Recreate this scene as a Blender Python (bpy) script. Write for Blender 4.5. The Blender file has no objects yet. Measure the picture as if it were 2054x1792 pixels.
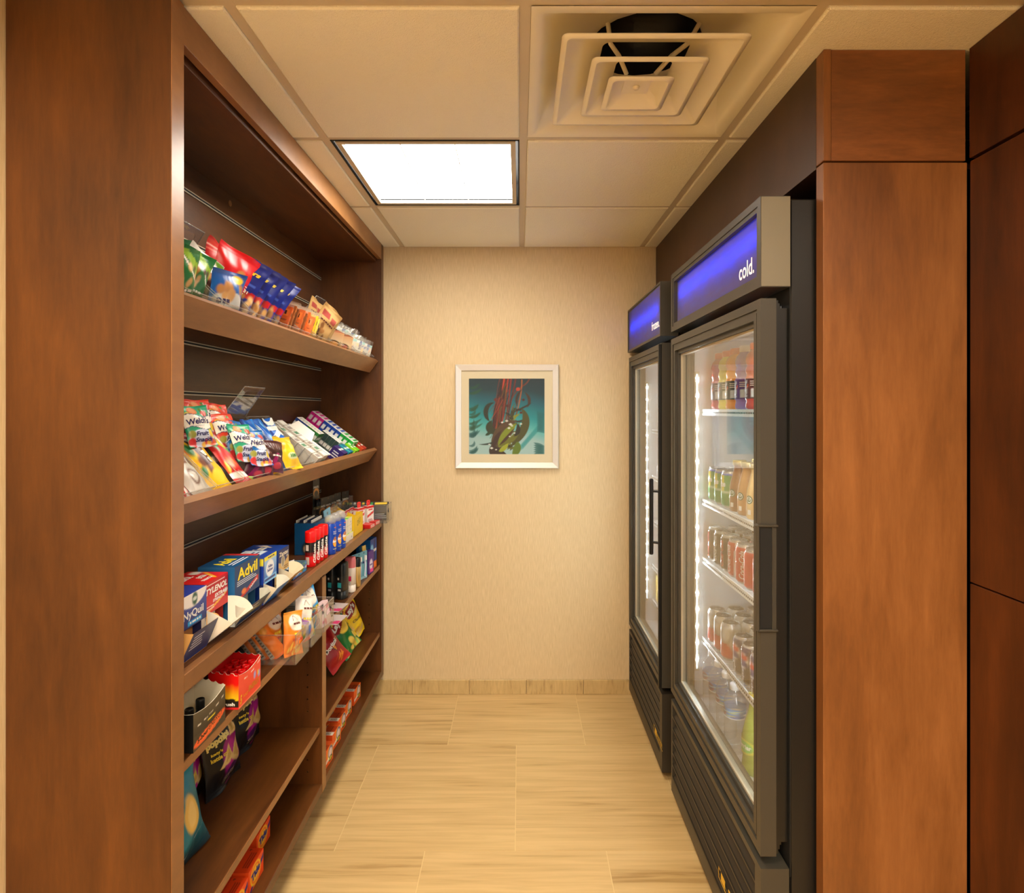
import bpy, bmesh, math, random
import numpy as np
from mathutils import Vector, Matrix
D = bpy.data; SC = bpy.context.scene; COL = SC.collection
PI = math.pi
# ------------------------------------------------------------------ camera, world, exposure
FPX, CX, CY, CZ = 1193.0, 1042.0, 822.0, 1.447      # focal length in pixels, vanishing point, eye height
cam = D.cameras.new('camera'); cam.sensor_width = 36.0; cam.lens = 36.0 * FPX / 2054.0
cam.shift_x = -(CX - 1027.0) / 2054.0; cam.shift_y = (CY - 896.0) / 2054.0
cam.clip_start = 0.02
co = D.objects.new('camera', cam); COL.objects.link(co)
co.location = (0, 0, CZ); co.rotation_euler = (PI / 2, 0, 0); SC.camera = co
SC.view_settings.view_transform = 'Standard'; SC.view_settings.look = 'None'
SC.view_settings.gamma = 1.0; SC.view_settings.use_curve_mapping = False
SC.view_settings.exposure = 0.75
SC.cycles.max_bounces = 10; SC.cycles.transparent_max_bounces = 24
SC.cycles.diffuse_bounces = 5; SC.cycles.glossy_bounces = 5; SC.cycles.caustics_reflective = False; SC.cycles.caustics_refractive = False
SC.cycles.sample_clamp_indirect = 6.0
W = D.worlds.new('world'); SC.world = W; W.use_nodes = True
W.node_tree.nodes['Background'].inputs[0].default_value = (1.0, 0.86, 0.68, 1)
W.node_tree.nodes['Background'].inputs[1].default_value = 1.0
LENS_STRENGTH = 12.8            # ceiling troffer in the aisle
LOBBY_STRENGTH = 24.0           # the ceiling troffers of the room behind the camera

# ------------------------------------------------------------------ small helpers
def lin(c):
    c = np.asarray(c, float) / 255.0
    return np.where(c <= 0.04045, c / 12.92, ((c + 0.055) / 1.055) ** 2.4)
def at_x(px, py, X):
    Y = X * FPX / (px - CX); return Vector((X, Y, CZ + (CY - py) / FPX * Y))
def ss(a, b, x):
    t = np.clip((x - a) / (b - a), 0, 1); return t * t * (3 - 2 * t)
ORD = ['first', 'second', 'third', 'fourth', 'fifth', 'sixth', 'seventh', 'eighth', 'ninth', 'tenth', 'eleventh', 'twelfth', 'thirteenth', 'fourteenth']

def TM(loc, yaw=0, tilt=0, roll=0):
    """local X = the face's normal, local Y = right along the face, local Z = up.  yaw turns the face towards the camera,
    tilt leans the top back, roll turns it in its own plane (anticlockwise seen from the front)."""
    y, t, r = (math.radians(a) for a in (yaw, tilt, roll))
    N = Vector((math.cos(y), -math.sin(y), 0)); U = Vector((0, 0, 1)); R = Vector((math.sin(y), math.cos(y), 0))
    U2 = U * math.cos(t) - N * math.sin(t); N2 = N * math.cos(t) + U * math.sin(t)
    R3 = R * math.cos(r) + U2 * math.sin(r); U3 = U2 * math.cos(r) - R * math.sin(r)
    m = Matrix((N2, R3, U3)).transposed().to_4x4(); m.translation = Vector(loc)
    return m

def tag(o, label=None, cat=None, group=None, kind=None):
    if label: o['label'] = label
    if cat: o['category'] = cat
    if group: o['group'] = group
    if kind: o['kind'] = kind
    return o
def thing(name, label, cat, m=None, group=None):
    o = D.objects.new(name, None); COL.objects.link(o); o.empty_display_size = 0.03
    if m is not None: o.matrix_basis = m if isinstance(m, Matrix) else Matrix.Translation(Vector(m))
    return tag(o, label, cat, group)
def dup(o, m, label, group=None):
    def cp(x, par):
        c = x.copy(); COL.objects.link(c)
        if par is not None: c.parent = par
        for ch in x.children: cp(ch, c)
        return c
    c = cp(o, None); c.matrix_basis = m; c['label'] = label
    if group: c['group'] = group
    return c

_tc = {}
def text_geo(s, bold=0.0, shear=0.0):
    k = (s, bold, shear)
    if k not in _tc:
        cu = D.curves.new('txt', 'FONT'); cu.body = s; cu.size = 1.0; cu.offset = bold; cu.shear = shear
        cu.resolution_u = 3; cu.align_x = 'CENTER'; cu.fill_mode = 'FRONT'
        ob = D.objects.new('txt', cu); COL.objects.link(ob)
        dg = bpy.context.evaluated_depsgraph_get(); dg.update()
        me = D.meshes.new_from_object(ob.evaluated_get(dg))
        bm = bmesh.new(); bm.from_mesh(me); bmesh.ops.triangulate(bm, faces=bm.faces[:])
        for lim in (.34, .22, .16):
            ed = [e for e in bm.edges if e.calc_length() > lim]
            if ed: bmesh.ops.subdivide_edges(bm, edges=ed, cuts=1); bmesh.ops.triangulate(bm, faces=[f for f in bm.faces if len(f.verts) > 3])
        bm.to_mesh(me); bm.free()
        v = np.array([q.co[:2] for q in me.vertices], float).reshape(-1, 2)
        f = [tuple(p.vertices) for p in me.polygons]
        D.objects.remove(ob); D.curves.remove(cu); D.meshes.remove(me)
        if len(v):
            v[:, 0] -= (v[:, 0].min() + v[:, 0].max()) / 2; v[:, 1] -= (v[:, 1].min() + v[:, 1].max()) / 2
            h = v[:, 1].max() - v[:, 1].min(); v /= h
        _tc[k] = (v, f)
    return _tc[k]

class MB:
    def __init__(s): s.V = []; s.F = []; s.M = []; s.C = []; s.S = []; s.n = 0
    def add(s, V, Fs, mat=0, col=(1, 1, 1), smooth=False):
        V = np.asarray(V, float).reshape(-1, 3); n = len(V)
        c = np.asarray(col, float)
        if c.ndim == 1: c = np.tile(c, (n, 1))
        s.V.append(V); s.C.append(c.reshape(-1, 3))
        for f in Fs:
            s.F.append(tuple(i + s.n for i in f)); s.M.append(mat); s.S.append(smooth)
        s.n += n; return s
    def grid(s, P, col=(1, 1, 1), mat=0, smooth=True, flip=False):
        a, b = P.shape[:2]; i = np.arange(a * b).reshape(a, b)
        q = np.stack([i[:-1, :-1], i[1:, :-1], i[1:, 1:], i[:-1, 1:]], -1).reshape(-1, 4)
        if flip: q = q[:, ::-1]
        return s.add(P.reshape(-1, 3), q.tolist(), mat, np.asarray(col).reshape(-1, 3) if np.ndim(col) > 1 else col, smooth)
    def box(s, lo, hi, mat=0, col=(1, 1, 1), ch=0.0, faces=None):
        x0, y0, z0 = lo; x1, y1, z1 = hi
        if ch <= 0:
            V = [(x, y, z) for x in (x0, x1) for y in (y0, y1) for z in (z0, z1)]
            Fs = {'-x': (0, 1, 3, 2), '+x': (4, 6, 7, 5), '-y': (0, 4, 5, 1), '+y': (2, 3, 7, 6), '-z': (0, 2, 6, 4), '+z': (1, 5, 7, 3)}
            return s.add(V, [f for k, f in Fs.items() if faces is None or k in faces], mat, col)
        ch = min(ch, (x1 - x0) / 2.01, (y1 - y0) / 2.01, (z1 - z0) / 2.01)
        V = []; idx = {}
        for i, x in enumerate((x0, x1)):
            for j, y in enumerate((y0, y1)):
                for k, z in enumerate((z0, z1)):
                    dx, dy, dz = (ch if i == 0 else -ch), (ch if j == 0 else -ch), (ch if k == 0 else -ch)
                    for a, p in enumerate(((x, y + dy, z + dz), (x + dx, y, z + dz), (x + dx, y + dy, z))):
                        idx[i, j, k, a] = len(V); V.append(p)
        Fs = []
        for i in (0, 1):
            q = [idx[i, 0, 0, 0], idx[i, 1, 0, 0], idx[i, 1, 1, 0], idx[i, 0, 1, 0]]; Fs.append(q if i else q[::-1])
            q = [idx[0, i, 0, 1], idx[0, i, 1, 1], idx[1, i, 1, 1], idx[1, i, 0, 1]]; Fs.append(q if i else q[::-1])
            q = [idx[0, 0, i, 2], idx[1, 0, i, 2], idx[1, 1, i, 2], idx[0, 1, i, 2]]; Fs.append(q if i else q[::-1])
        def or_(q, c):
            a, b, d = (Vector(V[q[0]]), Vector(V[q[1]]), Vector(V[q[2]]))
            nrm = (b - a).cross(d - a); ctr = sum((Vector(V[t]) for t in q), Vector()) / len(q) - Vector(((x0 + x1) / 2, (y0 + y1) / 2, (z0 + z1) / 2))
            return q if nrm.dot(ctr) > 0 else q[::-1]
        for i in (0, 1):
            for j in (0, 1):
                Fs.append(or_([idx[i, j, 0, 0], idx[i, j, 1, 0], idx[i, j, 1, 1], idx[i, j, 0, 1]], 0))
                Fs.append(or_([idx[i, 0, j, 0], idx[i, 1, j, 0], idx[i, 1, j, 2], idx[i, 0, j, 2]], 0))
                Fs.append(or_([idx[0, i, j, 1], idx[1, i, j, 1], idx[1, i, j, 2], idx[0, i, j, 2]], 0))
                for k in (0, 1): Fs.append(or_([idx[i, j, k, 0], idx[i, j, k, 1], idx[i, j, k, 2]], 0))
        return s.add(V, Fs, mat, col)
    def prism(s, pts, axis, a, b, mat=0, col=(1, 1, 1), smooth=False):
        """extrude a closed 2-D outline along an axis from a to b"""
        n = len(pts)
        def p3(p, t): return {0: (t, p[0], p[1]), 1: (p[0], t, p[1]), 2: (p[0], p[1], t)}[axis]
        V = [p3(p, a) for p in pts] + [p3(p, b) for p in pts]
        A = sum(pts[i][0] * pts[(i + 1) % n][1] - pts[(i + 1) % n][0] * pts[i][1] for i in range(n))
        ccw = (A > 0) != (axis == 1)
        q = []
        for i in range(n):
            j = (i + 1) % n; f = (i, j, n + j, n + i); q.append(f if ccw else f[::-1])
        lo_, hi_ = tuple(range(n)), tuple(range(n, 2 * n))
        q += [lo_[::-1] if ccw else lo_, hi_ if ccw else hi_[::-1]]
        return s.add(V, q, mat, col, smooth)
    def ring(s, outer, inner, axis, a, b, mat=0, col=(1, 1, 1), medge=None):
        """a plate with one hole: outer and inner outlines of equal length, extruded along axis"""
        n = len(outer); me_ = mat if medge is None else medge
        def p3(p, t): return {0: (t, p[0], p[1]), 1: (p[0], t, p[1]), 2: (p[0], p[1], t)}[axis]
        V = [p3(p, t) for t in (a, b) for L in (outer, inner) for p in L]
        fl = []; fe = []
        for i in range(n):
            j = (i + 1) % n
            fl.append((i, n + i, n + j, j)); fl.append((2 * n + i, 2 * n + j, 3 * n + j, 3 * n + i))
            fe.append((i, j, 2 * n + j, 2 * n + i)); fe.append((n + i, 3 * n + i, 3 * n + j, n + j))
        s.add(V, fl, mat, col); return s.add(V, fe, me_, col)
    def tube(s, pts, r, seg=8, mat=0, col=(1, 1, 1), cap=True):
        pts = [Vector(p) for p in pts]; n = len(pts); P = np.zeros((n, seg + 1, 3))
        for i, p in enumerate(pts):
            d = (pts[min(i + 1, n - 1)] - pts[max(i - 1, 0)]).normalized()
            a = d.orthogonal().normalized() if i == 0 else (a - d * a.dot(d)).normalized()
            b = d.cross(a)
            for k in range(seg + 1):
                t = 2 * PI * k / seg; P[i, k] = p + (a * math.cos(t) + b * math.sin(t)) * r
        s.grid(P, col, mat, True, flip=True)
        if cap:
            s.add(P[0, :-1], [tuple(range(seg))[::-1]], mat, col); s.add(P[-1, :-1], [tuple(range(seg))], mat, col)
        return s
    def lathe(s, prof, seg=24, mat=0, col=(1, 1, 1), sx=1.0, sy=1.0, o=(0, 0, 0), cap=True):
        n = len(prof); P = np.zeros((seg + 1, n, 3))
        for k in range(seg + 1):
            t = 2 * PI * k / seg
            for i, (r, z) in enumerate(prof): P[k, i] = (o[0] + r * math.cos(t) * sx, o[1] + r * math.sin(t) * sy, o[2] + z)
        s.grid(P, col, mat, True)
        c0 = col if np.ndim(col) == 1 else np.asarray(col).reshape(seg + 1, n, 3)[0, 0]
        c1 = col if np.ndim(col) == 1 else np.asarray(col).reshape(seg + 1, n, 3)[0, -1]
        if cap and prof[0][0] > 1e-6: s.add(P[:-1, 0], [tuple(range(seg))[::-1]], mat, c0)
        if cap and prof[-1][0] > 1e-6: s.add(P[:-1, -1], [tuple(range(seg))], mat, c1)
        return s
    def text(s, t, fn, x, y, h, col, mat=0, rot=0, bold=0.02, shear=0.0, wide=1.0, w=None):
        v, f = text_geo(t, bold, shear)
        if not len(v): return s
        q = v.copy()
        if w is not None: wide = w / h / max(1e-6, q[:, 0].max() - q[:, 0].min())
        q[:, 0] *= wide; q *= h
        a = math.radians(rot); c_, s_ = math.cos(a), math.sin(a)
        X = x + q[:, 0] * c_ - q[:, 1] * s_; Yv = y + q[:, 0] * s_ + q[:, 1] * c_
        return s.add(fn(X, Yv), f, mat, lin(col))
    def build(s, name, mats, parent=None, m=None):
        V = np.concatenate(s.V); me = D.meshes.new(name)
        me.from_pydata(V.tolist(), [], s.F)
        if not isinstance(mats, (list, tuple)): mats = [mats]
        for q in mats: me.materials.append(q)
        me.polygons.foreach_set('material_index', s.M); me.polygons.foreach_set('use_smooth', s.S)
        ca = me.color_attributes.new('Col', 'FLOAT_COLOR', 'POINT')
        C = np.concatenate(s.C); ca.data.foreach_set('color', np.concatenate([C, np.ones((len(C), 1))], 1).ravel().astype(np.float32))
        me.update()
        o = D.objects.new(name, me); COL.objects.link(o)
        if parent is not None: o.parent = parent
        if m is not None: o.matrix_basis = m
        return o

# ------------------------------------------------------------------ materials
def newmat(name):
    m = D.materials.new(name); m.use_nodes = True; nt = m.node_tree
    return m, nt, nt.nodes['Principled BSDF']
def plain(name, c, rough=0.5, metal=0.0, spec=0.5, srgb=True, emit=None, es=0.0, bump=0.0, bscale=300):
    m, nt, b = newmat(name); c = lin(c) if srgb else c
    b.inputs['Base Color'].default_value = (*c, 1); b.inputs['Roughness'].default_value = rough
    b.inputs['Metallic'].default_value = metal; b.inputs['Specular IOR Level'].default_value = spec
    if emit is not None: b.inputs['Emission Color'].default_value = (*emit, 1); b.inputs['Emission Strength'].default_value = es
    N = nt.nodes.new; L = nt.links.new
    tc = N('ShaderNodeTexCoord'); nz = N('ShaderNodeTexNoise'); nz.inputs['Scale'].default_value = bscale; nz.inputs['Detail'].default_value = 3
    L(tc.outputs['Object'], nz.inputs['Vector'])
    mr = N('ShaderNodeMapRange'); mr.inputs['To Min'].default_value = max(0, rough - .04); mr.inputs['To Max'].default_value = min(1, rough + .04)
    L(nz.outputs['Fac'], mr.inputs['Value']); L(mr.outputs[0], b.inputs['Roughness'])
    if bump > 0:
        bp = N('ShaderNodeBump'); bp.inputs['Strength'].default_value = bump; bp.inputs['Distance'].default_value = 0.002
        L(nz.outputs['Fac'], bp.inputs['Height']); L(bp.outputs[0], b.inputs['Normal'])
    return m
def printed(name, rough=0.4, spec=0.5, metal=0.0):
    m, nt, b = newmat(name); a = nt.nodes.new('ShaderNodeAttribute'); a.attribute_name = 'Col'
    nt.links.new(a.outputs['Color'], b.inputs['Base Color'])
    b.inputs['Roughness'].default_value = rough; b.inputs['Specular IOR Level'].default_value = spec; b.inputs['Metallic'].default_value = metal
    return m
def wood(name, cols, mp, blot=(2.2, 2.2, 0.7), rough=0.38, fine=1.0):
    m, nt, b = newmat(name); N = nt.nodes.new; L = nt.links.new
    tc = N('ShaderNodeTexCoord')
    def nz(scale, sc, det, ro=.55, dist=0):
        mpn = N('ShaderNodeMapping'); mpn.inputs['Scale'].default_value = scale
        n = N('ShaderNodeTexNoise'); n.inputs['Scale'].default_value = sc; n.inputs['Detail'].default_value = det
        n.inputs['Roughness'].default_value = ro; n.inputs['Distortion'].default_value = dist
        L(tc.outputs['Object'], mpn.inputs['Vector']); L(mpn.outputs[0], n.inputs['Vector']); return n
    g = nz(mp, 9.0, 6, .62, .6); bl = nz(blot, 2.6, 4, .55, .3); f = nz(tuple(q * 4 for q in mp), 22, 3, .6)
    def mth(op, a, bv):
        q = N('ShaderNodeMath'); q.operation = op
        L(a, q.inputs[0])
        if isinstance(bv, float): q.inputs[1].default_value = bv
        else: L(bv, q.inputs[1])
        return q.outputs[0]
    v = mth('ADD', mth('MULTIPLY', g.outputs['Fac'], .42), mth('MULTIPLY', bl.outputs['Fac'], .42))
    v = mth('ADD', v, mth('MULTIPLY', f.outputs['Fac'], .16 * fine))
    r = N('ShaderNodeValToRGB'); e = r.color_ramp.elements
    e[0].position = .34; e[0].color = (*lin(cols[0]), 1); e[1].position = .64; e[1].color = (*lin(cols[2]), 1)
    k = e.new(.49); k.color = (*lin(cols[1]), 1)
    L(v, r.inputs[0]); L(r.outputs[0], b.inputs['Base Color'])
    b.inputs['Roughness'].default_value = rough
    bp = N('ShaderNodeBump'); bp.inputs['Strength'].default_value = .05; bp.inputs['Distance'].default_value = .002
    L(f.outputs['Fac'], bp.inputs['Height']); L(bp.outputs[0], b.inputs['Normal'])
    return m
def clear(name, tint, ior, rough=0.0, haze=0.0, hazecol=(1, 1, 1)):
    """thin clear sheet: straight-through light plus a Fresnel reflection on every face"""
    m = D.materials.new(name); m.use_nodes = True; nt = m.node_tree; nt.nodes.clear(); N = nt.nodes.new; L = nt.links.new
    t = N('ShaderNodeBsdfTransparent'); t.inputs[0].default_value = (*tint, 1)
    g = N('ShaderNodeBsdfGlossy'); g.inputs['Roughness'].default_value = rough
    fr = N('ShaderNodeFresnel'); fr.inputs[0].default_value = ior
    geo = N('ShaderNodeNewGeometry')
    mx = N('ShaderNodeMixShader'); out = N('ShaderNodeOutputMaterial')
    # same reflectance from both sides of the sheet
    mi = N('ShaderNodeMix'); mi.data_type = 'FLOAT'
    fr2 = N('ShaderNodeFresnel'); fr2.inputs[0].default_value = 1.0 / ior
    lw = N('ShaderNodeLayerWeight'); lw.inputs[0].default_value = 0.5
    pw = N('ShaderNodeMath'); pw.operation = 'POWER'; L(lw.outputs['Facing'], pw.inputs[0]); pw.inputs[1].default_value = 5.0
    r0 = ((ior - 1) / (ior + 1)) ** 2
    ma = N('ShaderNodeMath'); ma.operation = 'MULTIPLY_ADD'; L(pw.outputs[0], ma.inputs[0]); ma.inputs[1].default_value = 1 - r0; ma.inputs[2].default_value = r0
    for q in (fr, fr2, mi, geo): nt.nodes.remove(q)
    L(ma.outputs[0], mx.inputs[0]); L(t.outputs[0], mx.inputs[1]); L(g.outputs[0], mx.inputs[2])
    last = mx.outputs[0]
    if haze > 0:
        d = N('ShaderNodeBsdfDiffuse'); d.inputs[0].default_value = (*hazecol, 1)
        m2 = N('ShaderNodeMixShader'); m2.inputs[0].default_value = haze
        L(last, m2.inputs[1]); L(d.outputs[0], m2.inputs[2]); last = m2.outputs[0]
    L(last, out.inputs[0]); return m

M = {}
WC = [(58, 30, 9), (84, 46, 14), (106, 61, 21)]
M['wood_v'] = wood('stained_wood_vertical', WC, (1.6, 1.6, .22))
M['wood_h'] = wood('stained_wood_along', WC, (1.6, .22, 1.6), (2.2, .7, 2.2))
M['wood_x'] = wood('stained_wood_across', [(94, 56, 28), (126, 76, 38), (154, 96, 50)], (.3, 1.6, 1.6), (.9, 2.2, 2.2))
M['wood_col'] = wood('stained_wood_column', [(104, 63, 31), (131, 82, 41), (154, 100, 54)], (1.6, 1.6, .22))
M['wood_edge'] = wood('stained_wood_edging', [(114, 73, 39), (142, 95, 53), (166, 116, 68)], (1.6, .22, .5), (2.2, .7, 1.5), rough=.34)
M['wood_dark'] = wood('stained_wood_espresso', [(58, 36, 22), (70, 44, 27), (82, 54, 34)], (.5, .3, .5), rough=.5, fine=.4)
M['wood_door'] = wood('stained_wood_doors', [(48, 22, 8), (72, 36, 13), (95, 50, 20)], (1.6, 1.6, .22))
M['black'] = plain('black_plastic', (64, 60, 52), .42, bump=.03)
M['black_side_lit'] = plain('black_plastic_lit_side', (128, 122, 106), .45, bump=.05)  # the black plastic again, lightened to paint in light falling on its side
M['black_steel'] = plain('black_painted_steel', (24, 23, 22), .36, bump=.05)
M['black_matt'] = plain('black_rubber', (14, 14, 14), .7)
M['grille'] = plain('dark_grille_plastic', (52, 46, 38), .45)
M['alu'] = plain('aluminium', (206, 194, 168), .35, .25)
M['white_liner'] = plain('white_liner', (226, 228, 232), .4)
M['white_wire'] = plain('white_coated_wire', (236, 238, 240), .3)
M['gloss'] = printed('glossy_print', .3, .5)
M['film'] = printed('foil_film_print', .36, .45)
M['card'] = printed('card_print', .42, .4)
M['matt'] = printed('matt_print', .6, .3)
M['metalprint'] = printed('metal_print', .25, .5, .55)
M['glass'] = clear('door_glass', (.98, .99, .99), 1.44)
M['picture_glass'] = clear('picture_glass', (.98, .98, .98), 1.28)
M['acrylic'] = clear('clear_acrylic', (.965, .965, .955), 1.55, .03, .02, (.9, .88, .82))
M['acr_edge'] = clear('acrylic_cut_edge', (.8, .8, .77), 2.2, .15, .18, (.9, .87, .8))
M['pet'] = clear('clear_bottle_plastic', (.95, .97, .98), 1.75, .05, .10, (.92, .96, 1))
M['film_clear'] = clear('clear_wrapping_film', (.9, .89, .85), 1.7, .12, .12, (.9, .85, .75))
M['can_end'] = plain('can_end_aluminium', (205, 203, 198), .28, .9)
M['led'] = plain('led_light', (255, 255, 255), .5, emit=(.78, .91, 1.0), es=420)
M['led_fill'] = plain('led_fill_near_side', (255, 255, 255), .5, emit=(.78, .91, 1.0), es=48)  # emission of the added fill strip, not a visible lamp
M['led_bar'] = plain('led_diffuser_bar', (255, 255, 255), .5, emit=(.78, .91, 1.0), es=22)
M['blue_tube'] = plain('blue_lamp', (30, 80, 255), .5, emit=(.01, .17, 1.0), es=17)
M['paper'] = plain('off_white_mat_board', (216, 200, 162), .7)
M['silver'] = plain('brushed_silver_frame', (222, 216, 206), .35, .25)
M['vent'] = plain('cream_painted_metal', (232, 222, 194), .45)
M['duct'] = plain('black_duct', (16, 17, 20), .4, bump=.6, bscale=60)
M['tbar'] = plain('ceiling_grid_paint', (200, 184, 156), .45)

# ceiling tile: small worm-like texture
m, nt, b = newmat('ceiling_tile'); N = nt.nodes.new; L = nt.links.new
tc = N('ShaderNodeTexCoord'); n1 = N('ShaderNodeTexNoise'); n1.inputs['Scale'].default_value = 150; n1.inputs['Detail'].default_value = 2; n1.inputs['Distortion'].default_value = 1.6
L(tc.outputs['Object'], n1.inputs['Vector']); b.inputs['Base Color'].default_value = (*lin((240, 232, 208)), 1); b.inputs['Roughness'].default_value = .85
bp = N('ShaderNodeBump'); bp.inputs['Strength'].default_value = .7; bp.inputs['Distance'].default_value = .003
L(n1.outputs['Fac'], bp.inputs['Height']); L(bp.outputs[0], b.inputs['Normal']); M['tile'] = m
# wallpaper: fine vertical threads
m, nt, b = newmat('vertical_thread_wallpaper'); N = nt.nodes.new; L = nt.links.new
tc = N('ShaderNodeTexCoord'); mp = N('ShaderNodeMapping'); mp.inputs['Scale'].default_value = (330, 330, 14)
n1 = N('ShaderNodeTexNoise'); n1.inputs['Scale'].default_value = 1.6; n1.inputs['Detail'].default_value = 4
L(tc.outputs['Object'], mp.inputs[0]); L(mp.outputs[0], n1.inputs['Vector'])
r = N('ShaderNodeValToRGB'); r.color_ramp.elements[0].position = .3; r.color_ramp.elements[0].color = (*lin((203, 178, 134)), 1)
r.color_ramp.elements[1].position = .65; r.color_ramp.elements[1].color = (*lin((221, 197, 155)), 1)
L(n1.outputs['Fac'], r.inputs[0]); L(r.outputs[0], b.inputs['Base Color']); b.inputs['Roughness'].default_value = .6
bp = N('ShaderNodeBump'); bp.inputs['Strength'].default_value = .12; bp.inputs['Distance'].default_value = .001
L(n1.outputs['Fac'], bp.inputs['Height']); L(bp.outputs[0], b.inputs['Normal']); M['paperwall'] = m
# travertine: veins along X, each tile offset by the tile's own number stored in Col
def travertine(name, sc, light, dark, attr=True):
    m, nt, b = newmat(name); N = nt.nodes.new; L = nt.links.new
    tc = N('ShaderNodeTexCoord'); mp = N('ShaderNodeMapping'); mp.inputs['Scale'].default_value = sc
    a = N('ShaderNodeAttribute'); a.attribute_name = 'Col'
    ad = N('ShaderNodeVectorMath'); ad.operation = 'MULTIPLY_ADD'; ad.inputs[1].default_value = (9, 9, 9)
    L(tc.outputs['Object'], mp.inputs[0]); L(a.outputs['Vector'], ad.inputs[0]); L(mp.outputs[0], ad.inputs[2])
    n1 = N('ShaderNodeTexNoise'); n1.inputs['Scale'].default_value = 1.0; n1.inputs['Detail'].default_value = 8; n1.inputs['Roughness'].default_value = .66; n1.inputs['Distortion'].default_value = .35
    n2 = N('ShaderNodeTexNoise'); n2.inputs['Scale'].default_value = 5.5; n2.inputs['Detail'].default_value = 5; n2.inputs['Distortion'].default_value = .5
    L(ad.outputs[0], n1.inputs['Vector']); L(ad.outputs[0], n2.inputs['Vector'])
    mx = N('ShaderNodeMath'); mx.operation = 'MULTIPLY_ADD'; mx.inputs[1].default_value = .45; L(n2.outputs['Fac'], mx.inputs[0])
    m2 = N('ShaderNodeMath'); m2.operation = 'MULTIPLY'; m2.inputs[1].default_value = .55; L(n1.outputs['Fac'], m2.inputs[0]); L(m2.outputs[0], mx.inputs[2])
    r = N('ShaderNodeValToRGB'); e = r.color_ramp.elements
    e[0].position = .34; e[0].color = (*lin(dark), 1); e[1].position = .6; e[1].color = (*lin(light), 1)
    k = e.new(.45); k.color = (*(lin(dark) * .35 + lin(light) * .65), 1)
    L(mx.outputs[0], r.inputs[0]); L(r.outputs[0], b.inputs['Base Color']); b.inputs['Roughness'].default_value = .38
    return m
M['floor'] = travertine('travertine_floor_tile', (.55, 11, 2), (214, 182, 126), (166, 132, 78))
M['base'] = travertine('travertine_base_tile', (16, 6, 3), (206, 178, 124), (160, 132, 84))
M['grout'] = plain('grout', (222, 196, 140), .8)
M['lens'] = plain('lamp_lens', (255, 255, 255), .4, emit=(1.0, .94, .84), es=LENS_STRENGTH)
M['lens2'] = plain('lobby_lamp_lens', (255, 255, 255), .4, emit=(1.0, .87, .68), es=LOBBY_STRENGTH)

# ------------------------------------------------------------------ the room
CEIL = 2.272; BACK = 3.03; WL = -1.012
rnd = random.Random(4)
def struct(name, mb, mats):
    o = mb.build(name, mats); o['kind'] = 'structure'; return o
# floor tiles (grout bed, then the tiles a hair above it, running bond)
mb = MB(); mb.box((-1.6, -3.2, -.05), (1.6, BACK + .02, -.0012), 1)
rows = [(BACK + .154 - .617 * (k + 1), BACK + .154 - .617 * k) for k in range(11)]
for k, (y0, y1) in enumerate(rows):
    off = -.31 if k % 2 == 0 else -.014
    for j in range(-3, 4):
        x0 = off + .594 * j; x1 = x0 + .594
        a0, a1 = max(x0 + .0014, -1.6), min(x1 - .0014, 1.6); b0, b1 = y0 + .0014, min(y1 - .0014, BACK + .02)
        if a1 > a0 and b1 > b0: mb.box((a0, b0, -.012), (a1, b1, 0), 0, (rnd.random(), rnd.random(), rnd.random()), faces=('+z', '+x', '-x', '+y', '-y'))
struct('floor', mb, [M['floor'], M['grout']])
mb = MB(); mb.box((-1.6, BACK, -.05), (1.6, BACK + .1, 2.6)); struct('wall_back', mb, M['paperwall'])
mb = MB(); mb.box((WL - .1, -3.2, -.05), (WL, BACK, 2.6)); struct('wall_left', mb, M['paperwall'])
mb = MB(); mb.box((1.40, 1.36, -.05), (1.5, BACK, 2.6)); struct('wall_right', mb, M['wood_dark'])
# tile baseboard along the back wall
mb = MB(); xs = [-.7, -.6, -.316, -.03, .255, .54, .7]
xs = [-.76, -.545, -.255, .035, .325, .60]
for i in range(len(xs) - 1): mb.box((xs[i] + .0012, BACK - .009, 0), (xs[i + 1] - .0012, BACK, .073), 0, (rnd.random(), rnd.random(), rnd.random()), ch=.0015)
struct('baseboard_back', mb, M['base'])
# ceiling: lay-in tiles with dropped edges, and the grid between them
GX = [-.596 + .61 * k - .61 for k in range(-1, 4)]; GX = [-1.816, -1.206, -.596, .012, .624, 1.236, 1.846]
GY = [BACK + .006 - .6085 * k for k in range(11)]
mb = MB(); LAMP = (2, 1); VENT = (3, 2)
lobby = [(2, 4), (4, 5), (2, 6), (3, 8)]
for i in range(6):
    for k in range(10):
        x0, x1 = GX[i], GX[i + 1]; y1, y0 = GY[k], GY[k + 1]
        if (i, k) in (LAMP, VENT) or (i, k) in lobby: continue
        x0 = max(x0, -1.2); x1 = min(x1, 1.8); y1 = min(y1, BACK - .001)
        g = .0125; P = [(x0 + g, y0 + g), (x1 - g, y0 + g), (x1 - g, y1 - g), (x0 + g, y1 - g)]; c = .004
        Q = [(x0 + g + c, y0 + g + c), (x1 - g - c, y0 + g + c), (x1 - g - c, y1 - g - c), (x0 + g + c, y1 - g - c)]
        V = [(*p, CEIL + .012) for p in P] + [(*p, CEIL + .003) for p in P] + [(*p, CEIL) for p in Q]
        Fs = [(0, 1, 2, 3), (8, 11, 10, 9)]
        for a in range(4):
            bq = (a + 1) % 4; Fs += [(a, 4 + a, 4 + bq, bq), (4 + a, 8 + a, 8 + bq, 4 + bq)]
        mb.add(V, Fs)
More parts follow.
